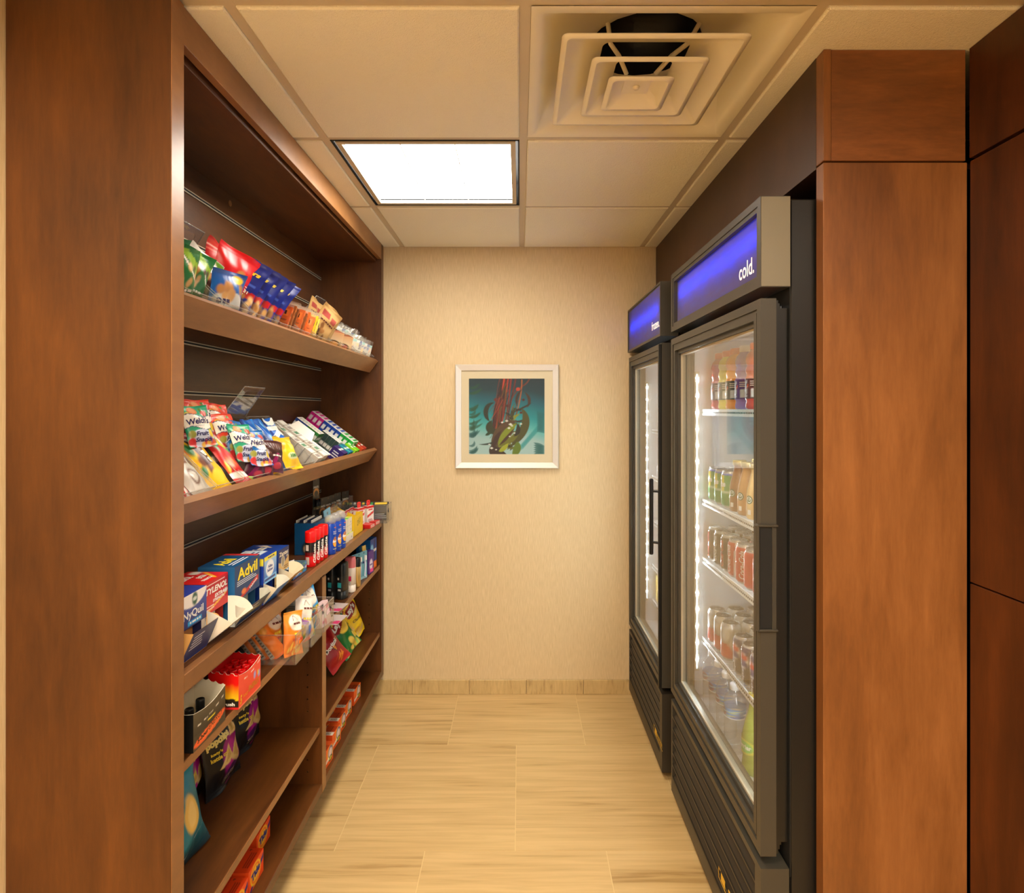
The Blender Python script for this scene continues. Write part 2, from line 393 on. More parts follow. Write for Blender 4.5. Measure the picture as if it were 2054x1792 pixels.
# two small scuffs on the tile before the back wall
struct('ceiling', mb, M['tile'])
mb = MB()
for x in GX[1:6]: mb.box((x - .012, -3.0, CEIL + .006), (x + .012, BACK, CEIL + .010), 0); mb.box((x - .002, -3.0, CEIL + .010), (x + .002, BACK, CEIL + .04), 0)
for y in GY[:10]: mb.box((-1.2, y - .012, CEIL + .0062), (1.8, y + .012 if y < 3 else BACK, CEIL + .0098), 0)
struct('trim_1', mb, M['tbar'])
mb = MB(); mb.box((-1.6, -3.2, 2.55), (1.6, BACK, 2.6)); struct('trim_2', mb, M['tbar'])   # the slab above the lay-in ceiling

# ------------------------------------------------------------------ ceiling troffers
def troffer(i, k, label, lens, group=None):
    x0, x1, y1, y0 = GX[i] + .0125, GX[i + 1] - .0125, GY[k] - .0125, GY[k + 1] + .0125
    t = thing('ceiling_light', label, 'ceiling light', ((x0 + x1) / 2, (y0 + y1) / 2, CEIL), group)
    cx, cy = (x0 + x1) / 2, (y0 + y1) / 2; hw, hd = (x1 - x0) / 2, (y1 - y0) / 2
    q = MB()
    for a, bq in (((-hw, -hd), (-hw + .004, hd)), ((hw - .004, -hd), (hw, hd)), ((-hw, -hd), (hw, -hd + .004)), ((-hw, hd - .004), (hw, hd))):
        q.box((a[0], a[1], .004), (bq[0], bq[1], .09))
    q.box((-hw, -hd, .09), (hw, hd, .095)); q.build('housing', M['black_matt'], t)
    q = MB(); e = .012; w = .016
    R = lambda d: [(-hw + d, -hd + d), (hw - d, -hd + d), (hw - d, hd - d), (-hw + d, hd - d)]
    q.ring(R(e), R(e + w), 2, .004, .016); q.build('frame', M['tbar'], t)
    q = MB(); q.box((-hw + .026, -hd + .026, .0215), (hw - .026, hd - .026, .026)); q.build('lens', lens, t)
    q = MB()
    for s in (1, 2): 
        xx = -hw + .03 + (2 * hw - .06) * s / 3; q.box((xx - .0015, -hd + .028, .0165), (xx + .0015, hd - .028, .021))
        yy = -hd + .03 + (2 * hd - .06) * s / 3; q.box((-hw + .028, yy - .0015, .0165), (hw - .028, yy + .0015, .021))
    q.build('louver', M['white_liner'], t)
    return t
troffer(*LAMP, 'bright square ceiling light glowing in the ceiling over the aisle', M['lens'])
for n_, (i, k) in enumerate(lobby): troffer(i, k, ['square ceiling light just behind the camera', 'square ceiling light behind the camera on the right', 'square ceiling light far behind the camera', 'square ceiling light furthest behind the camera'][n_], M['lens2'], 'ceiling lights of the room behind')

# ------------------------------------------------------------------ square air diffuser
x0, x1, y1, y0 = GX[3] + .0125, GX[4] - .0125, GY[2] - .0125, GY[3] + .0125
vcx, vcy = (x0 + x1) / 2, (y0 + y1) / 2; hw = (x1 - x0) / 2 ; hd = (y1 - y0) / 2
vt = thing('air_diffuser', 'square cream metal air diffuser with nested rings in the ceiling', 'air vent', (vcx, vcy, CEIL))
def sq(r, rr, z, n=6, cx=0, cy=0):
    P = []
    for (sx, sy, a0) in ((1, 1, 0), (-1, 1, 90), (-1, -1, 180), (1, -1, 270)):
        for j in range(n):
            a = math.radians(a0 + 90 * j / (n - 1)); P.append((cx + sx * (r - rr) + rr * math.cos(a), cy + sy * (r - rr) + rr * math.sin(a), z))
    return P
def loft(q, rings, mat=0, smooth=True, flip=False):
    P = np.array([r + [r[0]] for r in rings]); return q.grid(P, (1, 1, 1), mat, smooth, flip)
q = MB(); k = hd / hw
def circ(r, z, n=24): return [(r * math.cos(2 * PI * (j * 1.0) / n + 0), r * math.sin(2 * PI * j / n), z) for j in range(n)]
sqc = lambda r, rr, z: sq(r, rr, z)
loft(q, [sqc(hw, .002, .004), sqc(hw - .022, .004, .004), sqc(hw - .035, .03, .02), sqc(.238, .08, .05), sqc(.205, .13, .07), sqc(.17, .169, .085), sqc(.15, .149, .09), sqc(.14, .139, .105)])
q.build('dish', M['vent'], vt)
q = MB(); loft(q, [sqc(.140, .139, .105), sqc(.140, .139, .25), sqc(.02, .019, .25)]); q.build('duct', M['duct'], vt)
for nm, r, dz, dep, cx, cy in (('louver_ring', .207, -.012, .048, -.018, -.02), ('louver_ring', .136, -.020, .036, -.015, -.018), ('louver_ring', .080, -.026, .024, -.022, -.005)):
    q = MB(); S = lambda rr, rad, z: sq(rr, rad, z, 6, cx, cy)
    inn = r * (.50 if r > .1 else .42)
    loft(q, [S(r - .012, .012, dz - .002), S(r, .014, dz), S(r, .014, dz + .003), S(r - .014, .012, dz + .006), S(r * .72, .02, dz + dep * .72), S(inn, .02, dz + dep + .002)])
    loft(q, [S(r - .012, .012, dz - .002), S(r - .018, .01, dz + .002), S(r * .72 - .001, .02, dz + dep * .72 - .003), S(inn, .02, dz + dep - .001)], flip=True)
    o = q.build(nm, M['vent'], vt)
    if r < .1:
        q = MB(); q.box((cx - inn, cy - inn, dz + dep - .003), (cx + inn, cy + inn, dz + dep)); q.lathe([(.0001, -.006), (.007, -.005), (.009, 0)], 14, o=(cx, cy, dz + dep - .004)); q.build('centre_plate', M['vent'], vt)
for a in range(4):
    q = MB(); aa = math.radians(45 + 90 * a); c_, s_ = math.cos(aa), math.sin(aa)
    q.tube([(c_ * .05 - .018, s_ * .05 - .01, .004), (c_ * .09 - .014, s_ * .09 - .014, .030), (c_ * .13 - .01, s_ * .13 - .01, .045), (c_ * .155, s_ * .155, .092)], .006, 6)
    q.build('hanger_strap', M['vent'], vt)

# ------------------------------------------------------------------ the built-in snack shelving on the left
def part(mb, name, mats, root, parent=None):
    """a part given in world coordinates"""
    o = mb.build(name, mats, root if parent is None else parent)
    if parent is None: o.location = -root.location
    return o
XF, XB, YN0, YN1, YF0 = -.685, -.987, 1.169, 1.2125, 2.95      # front plane, back panel, near end panel, far end panel
shelving = thing('display_shelving', 'tall dark brown wooden shelving unit stocked with snacks along the left wall', 'shelving', (-.85, 2.1, 0))
q = MB(); q.box((WL + .001, YN0, .0), (XF, YN1, CEIL - .001), 0, ch=.0015); part(q, 'end_panel', M['wood_v'], shelving)
q = MB(); q.box((XF, YN0 + .0005, .0), (XF + .0012, YN1 - .0005, CEIL - .001)); part(q, 'edge_strip', M['wood_edge'], shelving)
def pins(q, x, y, zs, s):
    for z in zs:
        q.lathe([(.0001, 0), (.0028, 0), (.0028, .0012)], 8, 1, o=(0, 0, 0), cap=False)
        V = q.V[-1]; q.V[-1] = np.stack([V[:, 0] + x, y + s * V[:, 2], V[:, 1] + z], 1)
M['pin'] = plain('shelf_pin_sleeve', (176, 140, 88), .35, .6); M['pin_dark'] = plain('pin_hole', (16, 10, 6), .8)
q = MB(); q.box((WL + .001, YF0, .117), (XF, YF0 + .042, CEIL - .001), ch=.0012); q.box((WL + .001, YF0 + .042, .10), (XF - .008, BACK - .001, CEIL - .001))
zs = [.19 + .032 * k for k in range(14)]
for x in (-.745, -.93): pins(q, x, YF0, [z for z in zs if abs(z - .33) > .03] + [.655 - .032 * k for k in range(0)], -1)
part(q, 'end_panel', [M['wood_v'], M['pin']], shelving)
q = MB(); q.box((WL + .001, 2.063, .117), (XF, 2.103, .864), ch=.0012)
for x in (-.735, -.945): pins(q, x, 2.063, [z for z in [.19 + .042 * k for k in range(16)] if abs(z - .333) > .025 and abs(z - .708) > .025], -1)
part(q, 'divider', [M['wood_v'], M['pin']], shelving)
q = MB(); q.box((XF, 2.0635, .117), (XF + .0012, 2.1025, .860)); part(q, 'edge_strip', M['wood_edge'], shelving)
q = MB(); q.box((WL + .001, YN1, .117), (XB, YF0, 2.272)); part(q, 'back_panel', M['wood_h'], shelving)
for z in (2.095, 1.945, 1.795, 1.645, 1.496, 1.345, 1.195, 1.044):
    q = MB(); q.box((XB, YN1, z - .006), (XB + .0012, YF0, z + .006), 1)
    q.box((XB, YN1, z + .0035), (XB + .004, YF0, z + .006), 0); q.box((XB, YN1, z - .006), (XB + .004, YF0, z - .0025), 0)
    part(q, 'slat_insert', [M['alu'], M['black_matt']], shelving)
# top fascia and the soffit behind it
q = MB(); q.box((XF - .02, YN1, 2.193), (XF, YF0, CEIL - .001), ch=.001); part(q, 'fascia', M['wood_edge'], shelving)
q = MB(); q.box((XB, YN1, 2.18), (XF - .026, YF0, 2.205), ch=.001); part(q, 'top_panel', M['wood_h'], shelving)
q = MB(); q.prism([(2.027 + .010 * math.cos(a), 2.150 + .010 * math.sin(a)) for a in np.linspace(0, 2 * PI, 21)[:-1]], 0, XB, XB + .002); part(q, 'screw_cap', M['wood_edge'], shelving)
# flat shelves
q = MB(); q.box((XB, YN1, .868), (XF - .019, YF0, .9045)); o = part(q, 'shelf', M['wood_h'], shelving)
q = MB(); q.box((XF - .019, YN1, .868), (XF + .001, YF0, .9045), ch=.0012); q.box((XF - .03, YN1, .860), (XF - .006, YF0, .868)); q.build('nosing', M['wood_edge'], o)
for (y0, y1, z) in ((YN1, 2.063, .7166), (YN1, 2.063, .3445), (2.103, YF0, .677), (2.103, YF0, .342)):
    q = MB(); q.box((XB, y0 + .001, z - .019), (XF - .011, y1 - .001, z)); o = part(q, 'shelf', M['wood_h'], shelving)
    q = MB(); q.box((XF - .011, y0 + .001, z - .019), (XF - .008, y1 - .001, z)); q.build('nosing', M['wood_edge'], o)
q = MB(); q.box((XB, YN1, .117), (XF, YF0, .148), ch=.001); part(q, 'base_shelf', M['wood_h'], shelving)
q = MB(); q.box((WL + .001, YN1, .0), (XF - .09, BACK - .012, .117)); part(q, 'toe_kick', M['wood_h'], shelving)
# the two sloping shelves with a front lip
DU = np.array((-.798, 0, .602)); DN = np.array((.602, 0, .798))
DK = {1: np.array((-.7436, 0, 1.6552)), 2: np.array((-.7486, 0, 1.2172))}
def deck(k, y, t, n=0.0):
    p = DK[k] + DU * t + DN * n; return Vector((p[0], y, p[2]))
for k in (1, 2):
    q = MB(); f = DK[k]
    def pt(t, n): p = f + DU * t + DN * n; return (p[0], p[2])
    q.prism([pt(0, -.018), pt(.302, -.018), pt(.302, 0), pt(0, 0)], 1, YN1, YF0 - .012)
    o = part(q, 'sloped_shelf', M['wood_h'], shelving)
    q = MB(); q.prism([pt(-.018, -.018), pt(0, -.018), pt(0, .053), pt(-.018, .053)], 1, YN1, YF0 - .012); q.build('front_lip', M['wood_edge'], o)

# ------------------------------------------------------------------ picture on the back wall
def picture():
    x0, x1 = (914 - CX) / FPX * BACK, (1120 - CX) / FPX * BACK; z1, z0 = CZ + (CY - 732) / FPX * BACK, CZ + (CY - 939.5) / FPX * BACK
    cx, cz = (x0 + x1) / 2, (z0 + z1) / 2; h = (x1 - x0) / 2; hz = (z1 - z0) / 2
    t = thing('framed_picture', 'square silver framed underwater kelp photograph on the back wall', 'picture', (cx, BACK, cz))
    q = MB(); fw = .030
    O = [(-h, -hz), (h, -hz), (h, hz), (-h, hz)]; I = [(-h + fw, -hz + fw), (h - fw, -hz + fw), (h - fw, hz - fw), (-h + fw, hz - fw)]
    V = [(p[0], -.001, p[1]) for p in O] + [(p[0], -.022, p[1]) for p in O] + [(p[0] * .985, -.027, p[1] * .985) for p in O] + [(p[0], -.019, p[1]) for p in I] + [(p[0], -.008, p[1]) for p in I]
    Fs = []
    for a in range(4):
        b_ = (a + 1) % 4
        for r_ in range(4): Fs.append((4 * r_ + a, 4 * r_ + b_, 4 * r_ + 4 + b_, 4 * r_ + 4 + a))
    q.add(V, Fs); q.build('frame', M['silver'], t)
    q = MB(); a = h - fw + .002; q.box((-a, -.012, -a), (a, -.008, a)); q.build('mat_board', M['paper'], t)
    # the print: painted on a fine grid
    n = 230; u, v = np.meshgrid(np.linspace(0, 1, n), np.linspace(0, 1, n), indexing='ij'); R = np.random.RandomState(3)
    def L3(c): return lin(c)
    vv = v + .10 * (u - .5) + .03 * np.sin(7 * u)
    C = np.zeros((n, n, 3)); st = [(0, (176, 206, 200)), (.2, (170, 200, 194)), (.36, (96, 186, 180)), (.5, (0, 150, 152)), (.7, (0, 108, 118)), (.85, (14, 66, 74)), (1.1, (20, 46, 52))]
    for (a_, c0), (b_, c1) in zip(st[:-1], st[1:]):
        k = np.clip((vv - a_) / (b_ - a_), 0, 1)[..., None]; msk = (vv >= a_)[..., None]
        C = np.where(msk, L3(c0) * (1 - k) + L3(c1) * k, C)
    C[vv < 0] = L3((176, 206, 200))
    def paint(mask, c, al=1.0):
        nonlocal C
        k = (np.clip(mask, 0, 1) * al)[..., None]; C = C * (1 - k) + L3(c) * k
    e = 1.6 / n
    def stroke(pts, w0, w1, c, al=1.0, steps=60):
        P = np.array(pts, float); T = np.linspace(0, 1, steps); k = len(P) - 1
        B = sum(math.comb(k, i) * ((1 - T) ** (k - i) * T ** i)[:, None] * P[i] for i in range(k + 1))
        Wd = w0 + (w1 - w0) * T; d = np.full((n, n), 9.0)
        for (x, y), w in zip(B, Wd): d = np.minimum(d, np.hypot(u - x, v - y) - w)
        paint(ss(e, -e, d), c, al)
    def leaf(pts, w, c, al=1.0):
        P = np.array(pts, float); T = np.linspace(0, 1, 70); k = len(P) - 1
        B = sum(math.comb(k, i) * ((1 - T) ** (k - i) * T ** i)[:, None] * P[i] for i in range(k + 1)); d = np.full((n, n), 9.0)
        for (x, y), w_ in zip(B, w * np.sin(PI * np.clip(T, .02, .98)) ** .7): d = np.minimum(d, np.hypot(u - x, v - y) - w_)
        paint(ss(e, -e, d), c, al)
    # pale light and dim distant fronds
    for _ in range(24):
        y = R.rand() * .9; leaf([(0, y), (.08, y - .02), (.15 * R.rand() + .04, y + .06)], .018, (36, 92, 62) if y > .3 else (12, 96, 92), .75)
    for j in range(16): leaf([(.66 + .02 * j, .06 + .022 * j), (.72 + .02 * j, .10 + .024 * j), (.69 + .02 * j, .12 + .022 * j)], .03, (48, 160, 156), .5)
    for j in range(10): leaf([(1, .28 + .03 * j), (.95, .33 + .02 * j), (.9, .30 + .03 * j)], .022, (10, 112, 112), .7)
    for j in range(6): leaf([(1.0, .02 * j), (.94, .02 + .02 * j), (.86, .03 * j)], .02, (8, 104, 100), .8)
    # dark stipe mass and the red stems
    leaf([(.46, 1.08), (.46, .7), (.36, .45), (.34, .22)], .075, (54, 26, 20)); leaf([(.44, .75), (.42, .55), (.38, .34)], .06, (96, 34, 16))
    for x0, x1, c in ((.47, .38, (206, 74, 36)), (.52, .45, (178, 62, 30)), (.56, .50, (150, 44, 26)), (.62, .52, (112, 38, 24)), (.5, .34, (84, 30, 22)), (.44, .40, (60, 24, 20))):
        stroke([(x0, 1.02), (x0 - .02, .85), (x1 + .03, .72), (x1, .5), (x1 - .02, .34)], .012, .008, c)
    stroke([(.80, 1.0), (.74, .85), (.62, .95), (.55, .72), (.47, .45)], .010, .007, (120, 54, 30)); stroke([(.7, .98), (.70, .8), (.66, .65), (.62, .5)], .008, .006, (186, 104, 44))
    RS = random.Random(12)
    for k in range(26):      # extra stems, blades and floats of the plant
        x0 = RS.uniform(.40, .66); x1 = x0 - RS.uniform(.03, .16); c = [(132, 46, 24), (96, 34, 18), (60, 26, 16), (170, 72, 30), (70, 60, 22), (104, 104, 24)][k % 6]
        y0 = RS.uniform(.55, 1.0); y1 = y0 - RS.uniform(.2, .45)
        stroke([(x0, y0), (x0 - .05, y0 - .1), (x1 + .08, y1 + .1), (x1, y1)], .006, .003, c, .9, 40)
    for k in range(34):
        tt = RS.random(); x = .60 - .22 * tt + RS.uniform(-.10, .14) * (tt + .2); y = .62 - .62 * tt; ang = RS.uniform(-1.2, 1.9); l = RS.uniform(.06, .15)
        leaf([(x, y), (x + l * .5 * math.cos(ang) + .02, y + l * .5 * math.sin(ang)), (x + l * math.cos(ang + .5), y + l * math.sin(ang + .5))], RS.uniform(.008, .02), [(70, 62, 18), (112, 116, 20), (52, 40, 20), (146, 150, 30), (84, 46, 20), (40, 46, 18)][k % 6], .95)
    for x, y, r_, c in ((.65, .86, .028, (196, 70, 34)), (.36, .72, .03, (110, 40, 26)), (.72, .72, .02, (84, 32, 26)), (.51, .64, .022, (84, 30, 26)), (.57, .47, .02, (72, 34, 28)), (.69, .55, .02, (96, 40, 26)), (.54, .31, .02, (140, 64, 24))):
        paint(ss(e, -e, np.hypot(u - x, (v - y) * 1.2) - r_), c)
    for P, w, c in (([(.33, .68), (.20, .66), (.2, .5), (.27, .44)], .032, (46, 52, 26)), ([(.70, .86), (.60, .74), (.64, .64)], .018, (70, 48, 24)), ([(.74, .82), (.84, .72), (.77, .62)], .02, (80, 50, 26)),
                    ([(.83, .68), (.74, .62), (.55, .54)], .012, (60, 44, 24)), ([(.62, .62), (.55, .52), (.57, .44)], .02, (70, 70, 20)), ([(.70, .6), (.82, .45), (.72, .25), (.55, .1)], .055, (88, 84, 16)),
                    ([(.3, .44), (.22, .32), (.36, .28)], .05, (52, 62, 20)), ([(.3, .3), (.26, .27), (.22, .25)], .02, (40, 70, 30)), ([(.62, .44), (.40, .36), (.34, .14), (.36, -.06)], .085, (96, 70, 34)),
                    ([(.62, .4), (.5, .3), (.44, .16), (.40, .1)], .06, (140, 152, 20)), ([(.66, .42), (.66, .2), (.5, .15), (.4, .11)], .035, (120, 120, 16)), ([(.64, .16), (.66, .06), (.58, -.02)], .05, (108, 132, 20)),
                    ([(.36, .18), (.28, .12), (.14, .13)], .012, (50, 62, 44)), ([(.30, .1), (.34, -.02), (.52, -.05)], .08, (66, 44, 22)), ([(.6, .34), (.5, .2), (.4, .12)], .02, (84, 52, 18)), ([(.64, .4), (.68, .3), (.6, .24)], .03, (46, 40, 18)),
                    ([(.42, .3), (.34, .2), (.32, .06)], .03, (70, 38, 20)), ([(.52, .14), (.46, .06), (.4, .04)], .03, (172, 178, 30))):
        leaf(P, w, c)
    for x, y, r_ in ((.55, .395, .022), (.53, .345, .018), (.57, .375, .014), (.44, .42, .015), (.6, .28, .014), (.54, .235, .012), (.30, .08, .02), (.36, .06, .012), (.27, .13, .012), (.69, .4, .014), (.5, .44, .018)):
        paint(ss(e, -e, np.abs(u - x) * .8 + np.abs(v - y) * 1.3 - r_), (226, 226, 214))
    paint((R.rand(n, n) < .05) * (np.abs(u - .42 - .1 * (v - .5)) < .09) * (v > .35), (150, 60, 30), .8)
    s_ = (1092 - 941) / FPX * BACK; px, pz = (941 - 914) / FPX * BACK - h, hz - (911 - 732) / FPX * BACK
    P = np.stack([px + u * s_, np.full_like(u, -.0123), pz + v * s_], -1)
    q = MB(); q.grid(P, np.clip(C * 1.0, 0, 1) ** 1.16 * .86, 0, False); q.build('print', M['matt'], t)
    q = MB(); q.box((-a, -.0152, -a), (a, -.0142, a)); q.build('glazing', M['picture_glass'], t)
picture()

# ------------------------------------------------------------------ wood around the coolers
XR = .695
sur = thing('cooler_surround', 'brown wooden end panel and dark bulkhead framing the drink coolers', 'cabinetry', (.86, 1.375, 0))
q = MB(); q.box((XR, 1.36, 0), (1.024, 1.3935, 2.0125), ch=.0012); part(q, 'end_panel', M['wood_col'], sur)
q = MB(); q.box((XR + .018, 1.361, 2.017), (1.021, 1.3935, CEIL - .001), ch=.001); part(q, 'upper_panel', M['wood_x'], sur)
q = MB(); q.box((XR, 1.359, 2.0165), (XR + .0175, 1.3935, CEIL - .001), ch=.001); part(q, 'edge_strip', M['wood_col'], sur)
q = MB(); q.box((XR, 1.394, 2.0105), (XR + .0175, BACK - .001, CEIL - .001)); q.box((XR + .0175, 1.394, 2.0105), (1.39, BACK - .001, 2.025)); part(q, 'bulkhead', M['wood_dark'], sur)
tall = thing('tall_cabinet', 'tall dark wood cabinet with plain doors at the right edge', 'cabinet', (1.35, .4, 0))
q = MB(); q.box((1.046, -.6, 0), (1.7, 1.357, CEIL - .001)); part(q, 'carcass', M['black_matt'], tall)
for nm, z0, z1 in (('door', .09, 1.051), ('door', 1.0545, 2.0125), ('top_panel', 2.0205, CEIL - .001)):
    q = MB(); q.box((1.026, .55, z0), (1.046, 1.3545 if nm == 'door' else 1.357, z1), ch=.001); part(q, nm, M['wood_door'], tall)
    q = MB(); q.box((1.026, -.6, z0), (1.046, .547, z1), ch=.001); part(q, nm, M['wood_door'], tall)

# ------------------------------------------------------------------ glass door coolers
def plane_x(X, right=-1):
    """text on a plane facing -X: reading direction is -Y"""
    return lambda x, z: np.stack([np.full_like(x, X), -x, z], 1)
def wire_shelf(root, X0, X1, y0, y1, z):
    q = MB(); s = MB()
    q.box((X0, y0, z - .004), (X0 + .004, y1, z + .001)); q.box((X0, y0, z - .021), (X0 + .004, y1, z - .016)); q.box((X0 + .001, y0, z - .018), (X0 + .003, y1, z - .002))
    k = int((y1 - y0) / .013)
    for i in range(k):
        yy = y0 + (i + .5) * (y1 - y0) / k
        q.box((X0 + .004, yy - .0014, z - .005), (X1, yy + .0014, z - .0015))
        q.box((X0 - .0006, yy - .0022, z - .0125), (X0 + .001, yy + .0022, z - .0075), 1)
    for xx in (X0 + .12, X0 + .3, X1 - .01): q.box((xx, y0, z - .009), (xx + .006, y1, z - .005))
    part(q, 'wire_shelf', [M['white_wire'], M['grille']], root)
def cooler(name, label, y0, y1, xd, kind, word):
    """front towards -X.  y0 is the side nearest the camera; xd the plane of the door's face"""
    r = thing(name, label, 'cooler', ((xd + 1.3) / 2, (y0 + y1) / 2, 0))
    xb = xd + .073; x2 = 1.33; ZT = 1.945; zs = .395; zt = 1.70; w = .045; by0 = y0 + .008
    # housing: five black sheet panels
    q = MB()
    q.box((xb, by0, .05), (x2, by0 + .02, ZT), ch=.004); q.box((xb, y1 - .02, .05), (x2, y1, ZT), ch=.004); q.box((x2 - .02, by0 + .02, .05), (x2, y1 - .02, ZT))
    q.box((xb, by0 + .02, zt + .03), (x2 - .02, y1 - .02, ZT), ch=.003); q.box((xb, by0 + .02, .05), (x2 - .02, y1 - .02, zs - .03), ch=.003)
    part(q, 'housing', M['black_steel'], r)
    q = MB(); q.ring([(by0, zs - .05), (y1, zs - .05), (y1, 1.74), (by0, 1.74)], [(by0 + w, zs), (y1 - w, zs), (y1 - w, zt), (by0 + w, zt)], 0, xb - .001, xb + .0015); part(q, 'face_trim', M['black_matt'], r)
    q = MB()      # white interior
    q.box((xb + .002, by0 + .02, zs - .03), (x2 - .02, by0 + w, zt + .03)); q.box((xb + .002, y1 - w, zs - .03), (x2 - .02, y1 - .02, zt + .03))
    q.box((1.20, by0 + w, zs - .03), (x2 - .02, y1 - w, zt + .03)); q.box((xb + .002, by0 + w, zt), (1.20, y1 - w, zt + .03)); q.box((xb + .002, by0 + w, zs - .03), (1.20, y1 - w, zs))
    part(q, 'liner', M['white_liner'], r)
    q = MB()      # perforated shelf standards on the back wall
    for yy in (by0 + w + .12, y1 - w - .12, (y0 + y1) / 2):
        q.box((1.196, yy - .012, zs + .05), (1.1995, yy + .012, zt - .04))
        for j in range(52): q.box((1.1955, yy - .003, zs + .07 + .0225 * j), (1.1962, yy + .003, zs + .078 + .0225 * j), 1)
    part(q, 'shelf_standard', [M['white_liner'], M['grille']], r)
    # door: frame with stepped bevels, double pane, gasket
    z0, z1 = .399 if kind == 'cold' else .36, 1.708
    d = thing('door', None, None); d.parent = r; d.location = (-r.location.x + xd, -r.location.y + (y0 + y1) / 2, -r.location.z)
    hy = (y1 - y0) / 2; f = .058
    R = lambda e: [(-hy + e, z0 + e), (hy - e, z0 + e), (hy - e, z1 - e), (-hy + e, z1 - e)]
    q = MB(); q.ring(R(0), R(.022), 0, 0, .037); q.ring(R(.022), R(.030), 0, .004, .037); q.ring(R(.030), R(.046), 0, .002, .037); q.ring(R(.046), R(f), 0, .012, .037)
    q.build('door_frame', M['black'], d)
    q = MB(); q.ring(R(f), R(f + .006), 0, .021, .037); q.build('glass_trim', M['alu'], d)
    for xx in (.024, .034):
        q = MB(); q.box((xx, -hy + f + .0002, z0 + f + .0002), (xx + .003, hy - f - .0002, z1 - f - .0002)); q.build('glass_pane', M['glass'], d)
    q = MB(); q.ring(R(.004), R(.03), 0, .0375, .043, 0); q.ring(R(.010), R(.036), 0, .045, .049, 0); q.ring(R(.016), R(.04), 0, .051, .055); q.ring(R(.02), R(.036), 0, .038, .071, 0)
    q.build('gasket', M['black_steel'], d)
    if kind == 'cold':
        q = MB()      # moulded pull on the near edge of the door: a raised lip with a scooped pocket
        za, zb = .927, 1.178
        q.box((-.010, -hy - .002, za), (0, -hy + .020, zb), ch=.004); q.box((-.0105, -hy - .007, za), (.040, -hy - .0005, za + .006), ch=.002)
        q.box((-.0105, -hy - .007, zb - .006), (.040, -hy - .0005, zb), ch=.002); q.box((-.0105, -hy - .007, za), (-.003, -hy - .0005, zb), ch=.003); q.box((.026, -hy - .004, za + .004), (.0285, -hy - .0005, zb - .004))
        q.build('handle', M['black'], d)
        q = MB(); q.box((-.003, -hy - .0012, za + .006), (.026, -hy - .0002, zb - .006)); q.build('handle_pocket', M['black_matt'], d)
    else:
        q = MB(); yy = -hy + .055
        q.box((-.036, yy - .008, .868), (-.021, yy + .008, 1.172), ch=.004)
        for z in (.918, 1.122): q.tube([(-.028, yy, z), (-.010, yy - .010, z), (.003, yy - .02, z)], .005, 8)
        q.build('handle', M['black_steel'], d)
        q = MB(); q.box((-.012, -hy - .0005, z0), (.0, -hy + .014, z1 - .005), ch=.002); q.build('edge_bar', M['black_steel'], d)
    # header sign: box frame, translucent blue panel lit by a tube behind it, white lettering
    h0, h1 = 1.735, 1.948; hx = xd - (0 if kind == 'cold' else .006)
    g = thing('header_sign', None, None); g.parent = r; g.location = (-r.location.x + hx, -r.location.y + (y0 + y1) / 2, -r.location.z)
    R = lambda e, e2=None: [(-hy + e, h0 + e), (hy - e, h0 + e), (hy - e, h1 - e), (-hy + e, h1 - e)]
    b_ = .03 if kind == 'cold' else .012
    q = MB(); q.ring(R(0), R(b_ * .6), 0, 0, .07); q.ring(R(b_ * .6), R(b_), 0, .003, .07); q.box((.066, -hy + .002, h0 + .002), (.07, hy - .002, h1 - .002))
    q.build('sign_frame', M['black'], g)
    if kind == 'cold': q = MB(); q.box((.0015, -hy - .0012, h0 + .0015), (.0695, -hy, h1 - .0015), ch=.0005); q.build('lit_side_plate', M['black_side_lit'], g)  # added plate: sign frame's near side with the light painted into its colour
    xp = .016 if kind == 'cold' else .004
    q = MB(); q.box((xp, -hy + b_ - .002, h0 + b_ - .002), (xp + .002, hy - b_ + .002, h1 - b_ + .002)); q.build('sign_panel', M['blue_panel'], g)
    q = MB(); zt_ = h0 + (.135 if kind == 'cold' else .115); q.tube([(xp + .024, -hy + .05, zt_), (xp + .024, hy - .05, zt_)], .006, 8); q.build('lamp_tube', M['blue_tube'], g)
    q = MB(); wd = .100 if kind == 'cold' else .135; y_end = -hy + (.078 if kind == 'cold' else .030)
    q.text(word, lambda x, z: np.stack([np.full_like(x, xp - .0006), -x, z], 1), -(y_end + wd / 2), h0 + (.072 if kind == 'cold' else .058), .042 if kind == 'cold' else .036, (255, 250, 240), 0, bold=.012, w=wd)
    q.build('lettering', M['white_letters'], g)
    # louvred grille
    gx = xd + .001; g0, g1 = .03, .37 if kind == 'cold' else .335
    gr = thing('grille', None, None); gr.parent = r; gr.location = (-r.location.x + gx, -r.location.y + (y0 + y1) / 2, 0)
    R = lambda ey, ez: [(-hy + ey, g0 + ez), (hy - ey, g0 + ez), (hy - ey, g1 - ez), (-hy + ey, g1 - ez)]
    q = MB(); q.ring([(-hy, g0), (hy, g0), (hy, g1), (-hy, g1)], [(-hy + .036, g0 + .055), (hy - .014, g0 + .055), (hy - .014, g1 - .016), (-hy + .036, g1 - .016)], 0, 0, .066)
    q.box((.06, -hy + .002, g0 + .002), (.066, hy - .002, g1 - .002)); q.build('grille_frame', M['black'] if kind == 'cold' else M['grille'], gr)
    nl = 6; pz = (g1 - g0 - .071) / nl
    for j in range(nl):
        zz = g0 + .055 + pz * j
        q = MB(); q.prism([(.002, zz), (.005, zz), (.038, zz + pz * .94), (.035, zz + pz * .94)][::-1], 1, -hy + .036, hy - .014); q.prism([(.0, zz - .002), (.012, zz - .002), (.012, zz + .002), (.0, zz + .004)][::-1], 1, -hy + .036, hy - .014)
        q.build('louver', M['grille'], gr)
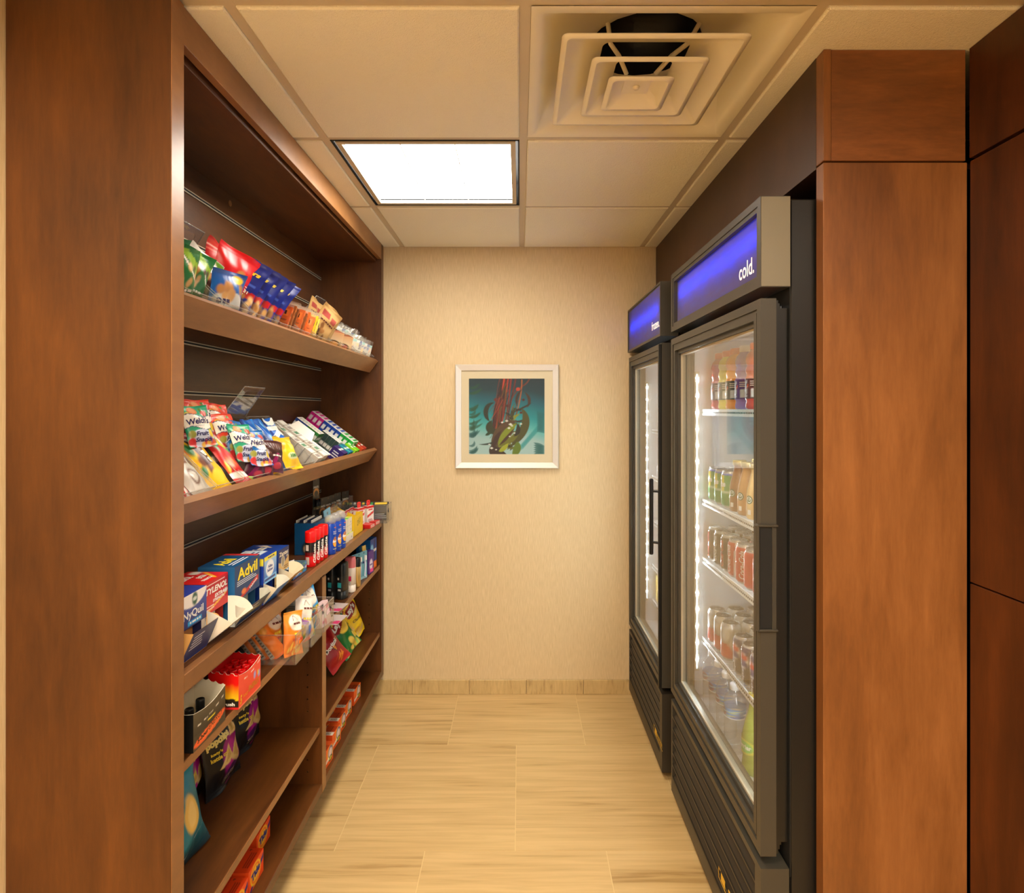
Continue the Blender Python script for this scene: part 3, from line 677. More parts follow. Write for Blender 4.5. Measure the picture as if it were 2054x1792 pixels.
    q = MB(); fn = lambda x, z: np.stack([np.full_like(x, -.0008), -x, z], 1)
    # yellow nameplate on the lower rail: a bracket, a small block and lettering
    ya = -(2.46 - (y0 + y1) / 2) if kind != 'cold' else -(1.69 - (y0 + y1) / 2); zc = .122 if kind != 'cold' else .125
    def rect(a, b, c, d_): q.add(fn(np.array([a, b, b, a]), np.array([c, c, d_, d_])), [(0, 1, 2, 3)], 0, lin((228, 186, 62)))
    rect(ya, ya + .004, zc - .004, zc + .026); rect(ya, ya + .018, zc + .0235, zc + .026); rect(ya, ya + .15, zc - .0055, zc - .002)
    rect(ya + .022, ya + .055, zc + .001, zc + .024)
    q.text('FREEZER' if kind != 'cold' else 'S', fn, ya + (.105 if kind != 'cold' else .095), zc + .013, .014 if kind != 'cold' else .026, (228, 186, 62), bold=.02, w=.085 if kind != 'cold' else .035)
    q.build('nameplate', M['matt'], gr)
    # light strip just inside the far door post
    L_ = thing('light_strip', None, None); L_.parent = r; yy = y1 - w - .006; L_.location = (-r.location.x + xb + .006, -r.location.y + yy, 0)
    q = MB(); q.box((-.007, -.012, .50), (.007, .004, 1.585)); q.build('channel', M['alu'], L_)
    q = MB(); q.box((-.0025, -.0125, .51), (.0, -.012, 1.575)); q.build('diffuser_bar', M['led_bar'], L_)
    o0 = None
    for j in range(18):
        z = .545 + j * .0595
        if o0 is None: q = MB(); q.box((-.0038, -.0145, -.004), (.0008, -.0125, .004)); o0 = q.build('led', M['led'], L_)
        else: o0 = o0.copy(); COL.objects.link(o0)
        o0.location = (0, 0, z)
    fill_strip = thing('light_strip', None, None); fill_strip.parent = r; fill_strip.location = (-r.location.x + xb + .012, -r.location.y + by0 + w + .004, 0)  # unseen strip behind the near post, added to brighten the interior
    q = MB(); q.box((-.009, -.004, .50), (.009, .004, 1.62)); q.build('channel', M['alu'], fill_strip)
    q = MB(); q.box((-.007, .004, .51), (.007, .0048, 1.61)); q.build('diffuser_bar', M['led_fill'], fill_strip)
    return r
m, nt, b = newmat('blue_sign_film'); nt.nodes.remove(b); N = nt.nodes.new; L = nt.links.new
tr = N('ShaderNodeBsdfTranslucent'); tr.inputs[0].default_value = (.12, .4, .95, 1); df = N('ShaderNodeBsdfDiffuse'); df.inputs[0].default_value = (*lin((126, 112, 124)), 1)
gl = N('ShaderNodeBsdfGlossy'); gl.inputs['Roughness'].default_value = .25; mx = N('ShaderNodeMixShader'); mx.inputs[0].default_value = .5; m2 = N('ShaderNodeMixShader'); m2.inputs[0].default_value = .06
nz = N('ShaderNodeTexNoise'); nz.inputs['Scale'].default_value = 9; mr = N('ShaderNodeMapRange'); mr.inputs['To Min'].default_value = .35; mr.inputs['To Max'].default_value = .65
L(nz.outputs['Fac'], mr.inputs[0]); L(mr.outputs[0], mx.inputs[0])
L(tr.outputs[0], mx.inputs[1]); L(df.outputs[0], mx.inputs[2]); L(mx.outputs[0], m2.inputs[1]); L(gl.outputs[0], m2.inputs[2]); L(m2.outputs[0], nt.nodes['Material Output'].inputs[0]); M['blue_panel'] = m
M['white_letters'] = plain('backlit_white_letters', (250, 244, 232), .5, emit=(1, .93, .85), es=.35)
cold = cooler('drink_cooler', 'near black glass door drink cooler with a lit blue sign reading cold', 1.394, 2.217, .565, 'cold', 'cold.')
froz = cooler('freezer', 'far black glass door freezer with a lit blue sign reading frozen', 2.32, 3.015, .555, 'frozen', 'frozen.')
for z in (1.447, 1.122, .910, .620): wire_shelf(cold, .665, 1.185, 1.394 + .056, 2.217 - .048, z)
for z in (1.35, 1.12, .90, .68, .505): wire_shelf(froz, .66, 1.185, 2.32 + .056, 3.015 - .048, z)

# ------------------------------------------------------------------ printed packaging: painters and shapes
class Art:
    """a small painter: colours on a u (right) / v (up) grid, both 0..1"""
    def __init__(s, base, nu=34, nv=46):
        s.nu, s.nv = nu, nv; s.U, s.V = np.meshgrid(np.linspace(0, 1, nu), np.linspace(0, 1, nv), indexing='ij')
        s.C = np.tile(lin(base), (nu, nv, 1)); s.T = []; s.e = 1.0 / nu
    def put(s, k, c): k = np.clip(k, 0, 1)[..., None]; s.C = s.C * (1 - k) + lin(c) * k; return s
    def rect(s, u0, v0, u1, v1, c): return s.put(((s.U >= u0) & (s.U <= u1) & (s.V >= v0) & (s.V <= v1)).astype(float), c)
    def ell(s, u, v, ru, rv, c, rot=0):
        a = math.radians(rot); du, dv = s.U - u, s.V - v; x = du * math.cos(a) + dv * math.sin(a); y = -du * math.sin(a) + dv * math.cos(a)
        return s.put(ss(1.0 + s.e / ru, 1.0 - s.e / ru, np.hypot(x / ru, y / rv)), c)
    def poly(s, pts, c):
        k = np.zeros_like(s.U, bool); n = len(pts)
        for i in range(n):
            (x1, y1), (x2, y2) = pts[i], pts[(i + 1) % n]
            if y1 == y2: continue
            h = ((y1 > s.V) != (y2 > s.V)) & (s.U < (x2 - x1) * (s.V - y1) / (y2 - y1) + x1); k ^= h
        return s.put(k.astype(float), c)
    def grad(s, v0, v1, c0, c1, a=1.0):
        t = np.clip((s.V - v0) / (v1 - v0), 0, 1)[..., None]; m_ = ((s.V >= min(v0, v1)) & (s.V <= max(v0, v1)))[..., None]
        s.C = np.where(m_, lin(c0) * (1 - t) + lin(c1) * t, s.C); return s
    def band(s, f0, f1, c): return s.put(((s.V >= f0(s.U)) & (s.V <= f1(s.U))).astype(float), c)
    def blobs(s, n, box, r, cols, seed=1, asp=1.0):
        R = random.Random(seed)
        for i in range(n):
            s.ell(R.uniform(box[0], box[2]), R.uniform(box[1], box[3]), r * R.uniform(.7, 1.3), r * asp * R.uniform(.7, 1.3), cols[i % len(cols)], R.uniform(0, 180))
        return s
    def lines(s, box, n, c, seed=0):
        R = random.Random(seed); hh = (box[3] - box[1]) / n
        for i in range(n): s.T.append(('-', box[0], box[1] + hh * (i + .3), box[0] + (box[2] - box[0]) * R.uniform(.6, 1), box[1] + hh * (i + .75), c))
        return s
    def scrib(s, t, u, v, h, c, w=.5, **k):
        """print too small to read in the photograph: a short run of blocks"""
        R = random.Random(len(s.T) + int(u * 97)); x = u - w / 2
        while x < u + w / 2: 
            d = R.uniform(.05, .14); s.T.append(('-', x, v - h * .36, min(x + d, u + w / 2), v + h * .36, c)); x += d + .03
        return s
    def text(s, t, u, v, h, c, w=None, **k): s.T.append((t, u, v, h, c, w, k)); return s
def put_text(q, art, fn, w, h, mat):
    """fn(x, y) maps metres on the face to points; letter heights and widths are fractions of the face's height and width"""
    for t in art.T:
        if t[0] == '-' and len(t) == 6:
            _, a, b, c, d, col = t; n = 5; xs = np.linspace(a, c, n) * w
            X = np.concatenate([xs, xs]); Y = np.concatenate([np.full(n, b * h), np.full(n, d * h)])
            q.add(fn(X, Y), [(i, i + 1, n + i + 1, n + i) for i in range(n - 1)], mat, lin(col))
        else:
            s_, u, v, th, col, tw, k = t; q.text(s_, fn, u * w, v * h, th * h, col, mat, w=None if tw is None else tw * w, **k)

def carton(q, w, d, h, side, front=None, top=None, left=None, right=None, mat=0, eps=.0004, skip=()):
    """box with its front towards +X, base centred on the origin; each given face carries an Art"""
    x0, x1, y0, y1 = -d / 2, d / 2, -w / 2, w / 2
    fc = {'f': (front, w, h, lambda a, b, e: np.stack([np.full_like(a, x1 + e), y0 + a, b], -1)),
          't': (top, w, d, lambda a, b, e: np.stack([x1 - b, y0 + a, np.full_like(a, h + e)], -1)),
          'l': (left, d, h, lambda a, b, e: np.stack([x0 + a, np.full_like(a, y0 - e), b], -1)),
          'r': (right, d, h, lambda a, b, e: np.stack([x1 - a, np.full_like(a, y1 + e), b], -1)),
          'k': (None, w, h, lambda a, b, e: np.stack([np.full_like(a, x0 - e), y1 - a, b], -1)),
          'b': (None, w, d, lambda a, b, e: np.stack([x0 + b, y0 + a, np.full_like(a, -e)], -1))}
    for k, (art, fw, fh, fn) in fc.items():
        if k in skip: continue
        if isinstance(art, Art):
            q.grid(fn(art.U * fw, art.V * fh, 0.0), art.C, mat, False)
            put_text(q, art, lambda X, Y: fn(np.asarray(X), np.asarray(Y), eps), fw, fh, mat)
        else:
            c = side if art is None else art
            A = np.array([0, fw, fw, 0.]); B = np.array([0, 0, fh, fh.__float__() if hasattr(fh, '__float__') else fh]); q.add(fn(A, B, 0.0), [(0, 1, 2, 3)], mat, lin(c))
    return q

def bag_mesh(q, w, h, t, art, back=None, seed=1, crimp=.055, wr=1.0, mat=0, lean=0.0, gus=0.0):
    """a pillow pack: printed front towards +X, sealed top and bottom, foil creases"""
    R = np.random.RandomState(seed); U, V = art.U, art.V
    a = np.abs(2 * U - 1); env = (ss(crimp, crimp + .30, V) * ss(crimp, crimp + .30, 1 - V)) ** .8
    p = np.clip(1 - a ** 2.4, 0, 1) ** .75 * env
    y = (U - .5) * w * (1 - .09 * env * (0.6 + .4 * np.sin(PI * V))); z = V * h
    def wrinkle():
        n_ = np.zeros_like(U)
        for k in range(5):
            ph, fr = R.rand() * 6.3, R.uniform(3, 9); n_ += np.sin(fr * 2 * PI * U + ph + R.uniform(-2, 2) * V * 3) * np.exp(-np.minimum(V - crimp, 1 - crimp - V).clip(0) / .10) * .35
        for k in range(4):
            an, fr, ph = R.uniform(0, PI), R.uniform(6, 16), R.rand() * 6.3; n_ += .28 * np.sin(fr * (math.cos(an) * U + math.sin(an) * V * h / w) + ph)
        return n_ * np.clip(env * 1.4, 0, 1) * np.clip(1 - a ** 6, 0, 1)
    rib = .0007 * np.sin(V * h / .0016) * (1 - np.clip(env * 8, 0, 1))
    sw = .006 * np.sin(2.2 * U * PI + R.rand() * 6) * (np.exp(-V / .12) + np.exp(-(1 - V) / .12)) * (w / .12)
    fx = t / 2 * p + .0034 * wr * (t / .03) ** .5 * wrinkle() + rib + sw + .0003
    bx = -t / 2 * p - .0030 * wr * (t / .03) ** .5 * wrinkle() + rib + sw - .0003
    F = np.stack([fx, y, z], -1); B = np.stack([bx, y, z], -1)
    q.grid(F, art.C, mat, True)
    q.grid(B, lin(back) if back is not None else art.C[::-1] * .0 + art.C[0, 0], mat, True, flip=True)
    def fn(X, Y):
        u = np.clip(np.asarray(X) / w, 0, 1) * (art.nu - 1.001); v = np.clip(np.asarray(Y) / h, 0, 1) * (art.nv - 1.001)
        i, j = u.astype(int), v.astype(int); fu, fv = (u - i)[:, None], (v - j)[:, None]
        P = F[i, j] * (1 - fu) * (1 - fv) + F[i + 1, j] * fu * (1 - fv) + F[i, j + 1] * (1 - fu) * fv + F[i + 1, j + 1] * fu * fv
        P = P.copy(); P[:, 0] += .0011; return P
    put_text(q, art, fn, w, h, mat)
    return q
def bag(name, label, w, h, t, art, m, back=None, seed=1, cat='snack bag', group=None, mat='film', wr=1.0, crimp=.055):
    q = MB(); bag_mesh(q, w, h, t, art, back, seed, crimp, wr); o = q.build(name, M[mat], None, m); return tag(o, label, cat, group)
def centred(m, h):
    return m @ Matrix.Translation((0, 0, -h / 2))
def TX(px, py, X, h, yaw=0, tilt=0, roll=0):
    """place a package of height h whose middle is seen at photo point (px, py) at depth plane X"""
    return centred(TM(at_x(px, py, X), yaw, tilt, roll), h)
def TD(k, y, t, tilt=-37, yaw=0, roll=0, n=0.002): return TM(deck(k, y, t, n), yaw, tilt, roll)
def slot(cx, cz, w, h, n=5):
    r = h / 2; P = []
    for (sx, a0) in ((1, -90), (-1, 90)):
        for j in range(2 * n): a = math.radians(a0 + 180 * j / (2 * n - 1)); P.append((cx + sx * (w / 2 - r) + r * math.cos(a), cz + r * math.sin(a)))
    return P
def rectpts(P, x0, x1, z0, z1, cx, cz):
    """points on a rectangle's rim in the directions of P's points, corners included"""
    out = []
    for (x, z) in P:
        dx, dz = x - cx, z - cz; kx = (x1 - cx) / dx if dx > 1e-9 else ((x0 - cx) / dx if dx < -1e-9 else 1e9); kz = (z1 - cz) / dz if dz > 1e-9 else ((z0 - cz) / dz if dz < -1e-9 else 1e9)
        k = min(kx, kz); out.append([cx + dx * k, cz + dz * k])
    for c in ((x0, z0), (x1, z0), (x1, z1), (x0, z1)):
        i = min(range(len(out)), key=lambda i: (out[i][0] - c[0]) ** 2 + (out[i][1] - c[1]) ** 2); out[i] = list(c)
    return [tuple(p) for p in out]
def acrylic_bin(label, w, d, hf, hb, m, tall=0.0, slot_front=True, group='clear acrylic bins'):
    """open clear bin, front towards +X, base at z = 0, d deep towards -X; tall adds a raised back with a hand hole"""
    t = .0022; b = thing('acrylic_bin', label, 'bin', m, group)
    q = MB()
    q.box((-d, -w / 2, 0), (0, w / 2, t))
    for y0, y1 in ((-w / 2, -w / 2 + t), (w / 2 - t, w / 2)):
        q.prism([(-d, t), (0, t), (0, hf), (-d, hb)], 1, y0, y1)
        q.prism([(-d, hb), (0, hf), (0, hf + .0012), (-d, hb + .0012)], 1, y0, y1, 1)
    q.build('bin_body', [M['acrylic'], M['acr_edge']], b)
    q = MB(); hs = min(.020, hf * .3)
    if slot_front:
        S = slot(0, hf * .66, w * .55, hs); q.ring(rectpts(S, -w / 2 + t, w / 2 - t, t, hf, 0, hf * .66), S, 0, -t, 0, 0, medge=1)
    else: q.box((-t, -w / 2 + t, t), (0, w / 2 - t, hf))
    q.box((-t, -w / 2, hf), (0, w / 2, hf + .0012), 1); q.build('front_wall', [M['acrylic'], M['acr_edge']], b)
    q = MB(); zt = hb + tall
    if tall > 0:
        S = slot(0, zt - .028, w * .5, .024); q.box((-d, -w / 2 + t, t), (-d + t, w / 2 - t, hb))
        q.ring(rectpts(S, -w / 2 + .014, w / 2 - .014, hb, zt, 0, zt - .028), S, 0, -d, -d + t, 0, medge=1)
        q.tube([(-d + t / 2, -w / 2, hb), (-d + t / 2, -w / 2 + .012, hb + .03), (-d + t / 2, -w / 2 + .016, zt), (-d + t / 2, w / 2 - .016, zt), (-d + t / 2, w / 2 - .012, hb + .03), (-d + t / 2, w / 2, hb)], .0016, 5, 1)
    else: q.box((-d, -w / 2 + t, t), (-d + t, w / 2 - t, hb)); q.box((-d, -w / 2, hb), (-d + t, w / 2, hb + .0012), 1)
    q.build('back_wall', [M['acrylic'], M['acr_edge']], b)
    return b
WHITE = (244, 240, 230)

# ------------------------------------------------------------------ top sloping shelf: nuts, cookies, jerky and bars
for i, (y0, y1, tall) in enumerate([(1.262, 1.414, 0), (1.436, 1.588, .07), (1.602, 1.754, 0), (1.766, 1.918, 0), (1.930, 2.082, 0), (2.094, 2.246, 0), (2.258, 2.41, .0), (2.424, 2.576, .07), (2.590, 2.742, 0), (2.754, 2.906, 0)]):
    acrylic_bin(f'clear acrylic bin, {ORD[i]} from the near end of the top sloping shelf', y1 - y0, .225, .058, .082, TD(1, (y0 + y1) / 2, .003), tall, True, 'clear bins on the top sloping shelf')
def nuts_green(seed):
    a = Art((34, 118, 50)).grad(0, .3, (70, 96, 40), (40, 120, 52)).poly([(.55, 1), (1, .75), (1, .55), (.35, 1)], (150, 196, 50)).poly([(.3, 1), (.36, 1), (.9, .5), (.84, .5)], WHITE)
    return a.blobs(16, (.1, .42, .9, .74), .055, [(222, 170, 92), (196, 138, 66), (236, 196, 130), (84, 48, 24)], seed).rect(0, .2, 1, .24, (206, 176, 60)).scrib('', .5, .33, .055, WHITE, .6).scrib('', .5, .13, .04, (222, 196, 96), .6)
for i, (y, t, ro) in enumerate([(1.30, .02, 4), (1.372, .045, -6), (1.335, .075, 6)]):
    bag('trail_mix_bag', f'green trail mix bag with nuts, {["leaning at the front of the nearest top bin", "on the right in the nearest top bin", "at the back of the nearest top bin"][i]}', .105, .135, .03, nuts_green(i + 3), TD(1, y, t, -16, 10, ro), (40, 96, 44), 20 + i, 'trail mix', 'green trail mix bags')
a = Art((238, 232, 216)).poly([(0, .5), (1, .8), (1, .3), (0, .1)], (96, 44, 30)).blobs(14, (.1, .3, .9, .7), .06, [(214, 152, 84), (232, 190, 130), (60, 30, 22)], 5).poly([(.7, 1), (1, 1), (1, .7)], (120, 176, 48)).rect(.1, .78, .3, .9, (44, 52, 150))
bag('nut_mix_bag', 'white and brown nut mix bag behind the green trail mix bags', .12, .14, .03, a, TD(1, 1.455, .085, -6, 14, -20), (236, 230, 214), 31, 'nut mix')
a = Art((240, 236, 224)).rect(.2, .62, .5, .86, (46, 56, 160)).rect(.6, .2, .9, .9, (110, 170, 60)).lines((.12, .1, .55, .5), 6, (120, 110, 100)).rect(0, 0, 1, .12, (232, 156, 40))
bag('nut_mix_bag', 'white packet back with a small blue square above the trail mix', .10, .12, .02, a, TD(1, 1.475, .135, 4, 20, 14), (240, 236, 224), 32, 'nut mix')
a = Art((206, 30, 24)).rect(0, .78, 1, .81, (240, 120, 100)).rect(0, .86, 1, .88, (244, 180, 160)).grad(0, .3, (150, 20, 14), (206, 30, 24)).ell(.5, .45, .3, .22, (178, 22, 16))
bag('licorice_bag', 'long glossy red bag lying behind the trail mix on the top shelf', .235, .165, .035, a, TD(1, 1.725, .165, -8, 0, -2), (196, 30, 24), 33, 'candy bag')
a = Art((24, 96, 176)).grad(.7, 1, (24, 96, 176), (30, 70, 150)).ell(.5, .42, .46, .2, (206, 206, 200)).blobs(9, (.12, .5, .9, .72), .09, [(206, 152, 86), (186, 128, 64)], 4).scrib('', .3, .42, .13, (40, 30, 80), .36, bold=.05, rot=6).scrib('', .5, .2, .1, (200, 34, 30), .8, bold=.05).ell(.75, .86, .16, .08, (240, 204, 40))
bag('cookie_bag', 'blue cookie bag seen through the front of the second top bin', .135, .13, .032, a, TD(1, 1.512, .022, -14, 8, 3), (24, 90, 170), 34, 'cookies')
a = Art((226, 22, 26)).blobs(2, (.3, .5, .8, .62), .09, [(214, 160, 92)], 9).ell(.62, .22, .2, .1, (212, 158, 90)).ell(.42, .16, .16, .1, (212, 158, 90)).scrib('', .62, .34, .07, (244, 214, 60), .5).ell(.2, .22, .16, .1, (240, 196, 40)).lines((.74, .3, .94, .5), 5, (250, 210, 200))
bag('cookie_bag', 'bright red cookie bag standing behind the blue cookie bag', .14, .165, .035, a, TD(1, 1.58, .075, -8, 26, -16, .02), (206, 24, 24), 35, 'cookies')
a = Art((22, 48, 150)).grad(.8, 1, (30, 60, 170), (16, 34, 120)).scrib('', .5, .45, .1, (240, 214, 60), .7, bold=.05)
bag('peanut_bag', 'tall deep blue bag with a crimped top standing behind the others', .075, .185, .025, a, TD(1, 1.80, .115, -4, 20, -12), (20, 44, 140), 36, 'nut bag')
def peanuts(seed):
    a = Art((18, 34, 128)).poly([(.0, .28), (1, .42), (1, .3), (0, .16)], (196, 26, 30)).blobs(26, (.05, .04, .95, .3), .06, [(214, 164, 96), (236, 198, 138), (176, 118, 58)], seed).rect(.1, .5, .9, .54, (60, 90, 190)).lines((.1, .56, .6, .64), 2, (190, 200, 240))
    return a.text('Planters', .5, .74, .09, (246, 214, 50), .74, bold=.05, shear=.2).scrib('', .5, .37, .07, WHITE, .6)
for i, (y, t, ro) in enumerate([(1.590, .075, 4), (1.628, .070, 3), (1.666, .064, 2), (1.704, .060, 0), (1.742, .056, 0)]):
    bag('peanut_bag', f'blue and red peanut bag, {ORD[i]} of the five leaning in a row', .115, .17, .026, peanuts(40 + i), TD(1, y, t, 18, 60, ro - 30, .026), (16, 30, 120), 40 + i, 'nut bag', 'blue peanut bags leaning in a row')
a = Art((70, 70, 200)).grad(.0, .6, (10, 130, 210), (60, 70, 200)).ell(.8, .5, .12, .08, (220, 220, 236)).text('Planters', .5, .15, .1, (246, 214, 50), .8, bold=.05)
bag('peanut_bag', 'violet blue foil bag standing highest behind the peanut bags', .105, .165, .035, a, TD(1, 1.975, .095, -6, 24, -8), (60, 60, 190), 47, 'nut bag')
def cracker(c0, c1, seed, word):
    a = Art(c0, 20, 24).grad(0, .45, (90, 52, 24), c0).rect(.08, .62, .92, .9, c1)
    for k in range(5): a.rect(.06, .06 + .1 * k, .94, .10 + .1 * k, (196, 112, 40) if k % 2 else (120, 64, 26))
    return a.scrib('', .5, .76, .2, (60, 20, 16), .7, bold=.05)
for i in range(9):
    y = 1.835 + .034 * i; t = .045 + .004 * (i % 3)
    col = [((206, 84, 24), (240, 120, 40)), ((150, 80, 30), (214, 130, 50)), ((120, 64, 26), (196, 104, 40)), ((200, 90, 30), (232, 120, 44)), ((130, 70, 28), (206, 120, 44)), ((236, 100, 30), (248, 140, 60)), ((232, 110, 50), (246, 150, 90)), ((240, 184, 30), (250, 206, 60)), ((228, 196, 80), (244, 220, 130))][i]
    q = MB(); carton(q, .09, .021, .09 + .008 * (i % 2), col[0], cracker(col[0], col[1], i, 'RITZ' if i > 4 else 'TOAST'), col[1], None, cracker(col[0], col[1], i + 9, 'RITZ' if i > 4 else ''))
    o = q.build('cracker_pack', M['film'], None, TD(1, y, t, 16, 72, -16, .014)); tag(o, f'slim orange wrapped cracker pack, {ORD[i]} of the row beside the peanut bags', 'crackers', 'cracker packs standing in a row')
    q = MB(); q.box((-.006, -.044, .09), (.006, .044, .106 + .004 * (i % 3)), 0, lin((240, 226, 200))); q.build('wrapper_fin', M['film_clear'], o)
def jerky(seed):
    a = Art((176, 136, 80)).rect(.08, .06, .92, .94, (186, 148, 92)).rect(.12, .7, .5, .86, (150, 60, 50)).rect(.58, .66, .86, .8, (160, 72, 60)).blobs(7, (.2, .18, .8, .5), .11, [(120, 76, 36), (160, 108, 56), (92, 56, 28)], seed, .5)
    return a.scrib('', .5, .6, .05, (90, 40, 30), .7, bold=.04).lines((.15, .08, .8, .14), 2, (120, 80, 50))
for i, (y, t, ya, ro) in enumerate([(2.16, .03, 30, -30), (2.235, .035, 22, -24), (2.40, .16, 10, -14)]):
    bag('jerky_bag', ['tan kraft jerky bag leaning behind another at the middle of the top shelf', 'tan kraft jerky bag with a brown picture at the front of the top shelf', 'tan kraft jerky bag standing at the back against the slat wall'][i], .105, .15 if i < 2 else .13, .02, jerky(60 + i), TD(1, y, t, -14, ya, ro, .022), (200, 160, 100), 60 + i, 'jerky', 'tan jerky bags', 'matt')
a = Art((240, 226, 196), 24, 24).blobs(24, (.05, .05, .95, .95), .07, [(224, 60, 40), (240, 190, 40), (236, 130, 40), (250, 240, 230)], 8)
bag('candy_bag', 'small red, yellow and white speckled bag above the jerky bags', .085, .085, .03, a, TD(1, 2.33, .095, -10, 20, 0), (230, 210, 180), 66, 'candy bag')
a = Art((240, 222, 190), 24, 20).ell(.5, .5, .4, .4, (250, 238, 220))
bag('candy_bag', 'small cream packet lying beside the speckled candy bag', .06, .07, .02, a, TD(1, 2.262, .07, -10, 20, -20), (236, 214, 180), 67, 'candy bag')
def cookiebox(k):
    a = Art((222, 186, 136)).grad(.55, 1, (226, 196, 150), (206, 150, 100)).rect(0, 0, .1, 1, (146, 46, 24)).rect(.0, .08, .09, .7, (226, 206, 40)).ell(.56, .42, .34, .2, (60, 34, 22)).ell(.56, .46, .26, .1, (226, 150, 60) if k == 0 else (206, 80, 60))
    return a.scrib('' if k == 0 else 'BIG', .56, .36, .1, (246, 210, 60), .42, bold=.05).rect(.25, .02, .9, .1, (180, 130, 80))
for k, (y, t) in enumerate([(2.405, .014), (2.535, .014)]):
    q = MB(); carton(q, .095, .045, .085, (202, 160, 110), cookiebox(k), (150, 90, 60), (126, 44, 24)); o = q.build('cookie_box', M['card'], None, TD(1, y, t + .034, -20, 44, -4))
    tag(o, ['brown and tan cookie box with a yellow oval at the front lip', 'tan cookie box with a red banded oval, further along the front lip'][k], 'cookies')
    a = Art((84, 30, 20), 24, 24).blobs(14, (0, .3, 1, 1), .08, [(206, 170, 150), (60, 20, 16), (140, 60, 40)], k)
    bag('cookie_bag', ['brown foil cookie packet behind the first tan cookie box', 'dark brown foil cookie packet behind the second tan cookie box'][k], .09, .09, .03, a, TD(1, y + .04, .085, -10, 20, -14), (80, 30, 20), 70 + k, 'cookies')
def snackbar(k):
    c = [(110, 150, 136), (170, 170, 156), (50, 60, 96)][k % 3]
    a = Art((166, 152, 122), 14, 30).rect(0, .0, 1, .18, c).rect(0, .86, 1, 1, c)
    return a.blobs(16, (.05, .2, .95, .8), .12, [(232, 160, 60), (214, 120, 40), (120, 80, 50), (60, 60, 100)] if k % 3 < 2 else [(40, 50, 100), (220, 210, 190), (90, 60, 40)], k, .35)
for i in range(14):
    r_, c_ = divmod(i, 7); y = 2.59 + .045 * c_ + .01 * r_; t = .02 + .085 * r_ + .004 * c_ * 0
    q = MB(); carton(q, .085, .02, .08, (156, 144, 118), snackbar(i), (140, 150, 142), None, snackbar(i + 1)); o = q.build('snack_bar', M['film'], None, TD(1, y, t + .02, 14, 68, -14, .012))
    tag(o, f'wrapped pale snack bar, {ORD[c_]} from the left in the {["front", "back"][r_]} row by the back wall', 'snack bar', 'wrapped bars in the far top bins')
    q = MB(); R_ = random.Random(i); n = 9; P = np.zeros((n, 3, 3))
    for a_ in range(n):
        for b_ in range(3): P[a_, b_] = (R_.uniform(-.007, .007) * (b_ > 0), -.044 + .088 * a_ / (n - 1), .072 + .017 * b_ + R_.uniform(-.005, .005) * (b_ == 2))
    q.grid(P, (1, 1, 1), 0, False); q.build('wrapper_fin', M['film_clear'], o)

# ------------------------------------------------------------------ second sloping shelf: candy, fruit snacks, cookies and gum
for i, (y0, y1, tall) in enumerate([(1.256, 1.402, 0), (1.410, 1.548, 0), (1.562, 1.722, 0), (1.735, 1.905, .115), (1.915, 2.085, 0)]):
    acrylic_bin(f'clear acrylic bin, {ORD[i]} from the near end of the second sloping shelf', y1 - y0, .225, .056, .085, TD(2, (y0 + y1) / 2, .003), tall, i == 2, 'clear bins on the second sloping shelf')
def candy(base, txt, tc, seed, edge):
    a = Art(base, 22, 46).rect(0, 0, 1, .07, edge).rect(0, .93, 1, 1, edge).rect(.0, .0, .08, 1, edge)
    return a.text(txt, .52, .55, .30, tc, None, rot=90, bold=.06) if txt else a
def candybar(label, art, w, h, t, y, tt, tilt, n, yaw=0, roll=0, seed=1, back=(200, 190, 170)):
    return bag('candy_bar', label, w, h, t, art, TD(2, y, tt, tilt, yaw, roll, n), back, seed, 'candy', None, 'film', .7, .04)
a = Art((250, 196, 12), 26, 46).blobs(12, (.1, .3, .5, .75), .09, [(216, 40, 30), (40, 120, 60), (30, 90, 190), (246, 220, 40), (120, 60, 30)], 3).poly([(.32, .38), (.62, .42), (.66, .95), (.30, .95)], (84, 40, 24)).ell(.55, .22, .25, .1, (255, 214, 60)).rect(0, .88, 1, 1, (206, 30, 30))
for k, (u, v) in enumerate(((.42, .85), (.44, .72), (.48, .58), (.5, .46))): a.text("m&m'"[k] if k < 4 else 's', u + .04, v, .075, WHITE, .2, rot=-78, bold=.08)
candybar('yellow peanut candy bag on top of the nearest bin', a, .085, .185, .035, 1.475, .004, 42, .034, 8, 0, 80, (246, 190, 10))
a = Art((214, 206, 196), 26, 46).poly([(.25, .12), (.75, .12), (.8, .9), (.2, .9)], (236, 230, 220)).poly([(.3, .5), (.7, .5), (.72, .92), (.28, .92)], (150, 104, 84)).ell(.5, .3, .22, .12, (120, 80, 60)).ell(.5, .3, .16, .08, (244, 240, 232))
for k, ch in enumerate("m&m"): a.text(ch, .5, .84 - .13 * k, .085, WHITE, .26, rot=-84, bold=.08)
candybar('silvery candy bag with brown and white print beside the yellow one', a, .075, .185, .03, 1.392, .004, 44, .030, 8, 2, 81, (206, 200, 190))
a = Art((232, 226, 220), 20, 46).rect(.2, 0, .42, 1, (26, 50, 140)).rect(.46, .1, .62, .9, (206, 30, 36)).blobs(14, (.62, .1, .95, .9), .05, [(214, 60, 50), (250, 250, 246)], 3)
candybar('red, white and blue candy bar in the nearest bin', a, .05, .17, .022, 1.335, .004, 46, .022, 6, 0, 82)
a = Art((206, 204, 196), 20, 46).blobs(18, (.1, .05, .95, .95), .09, [(70, 120, 50), (40, 60, 120), (240, 240, 236), (150, 150, 140)], 6)
candybar('silver and green candy bar nearest the end panel', a, .05, .16, .022, 1.287, .004, 46, .018, 6, 0, 83)
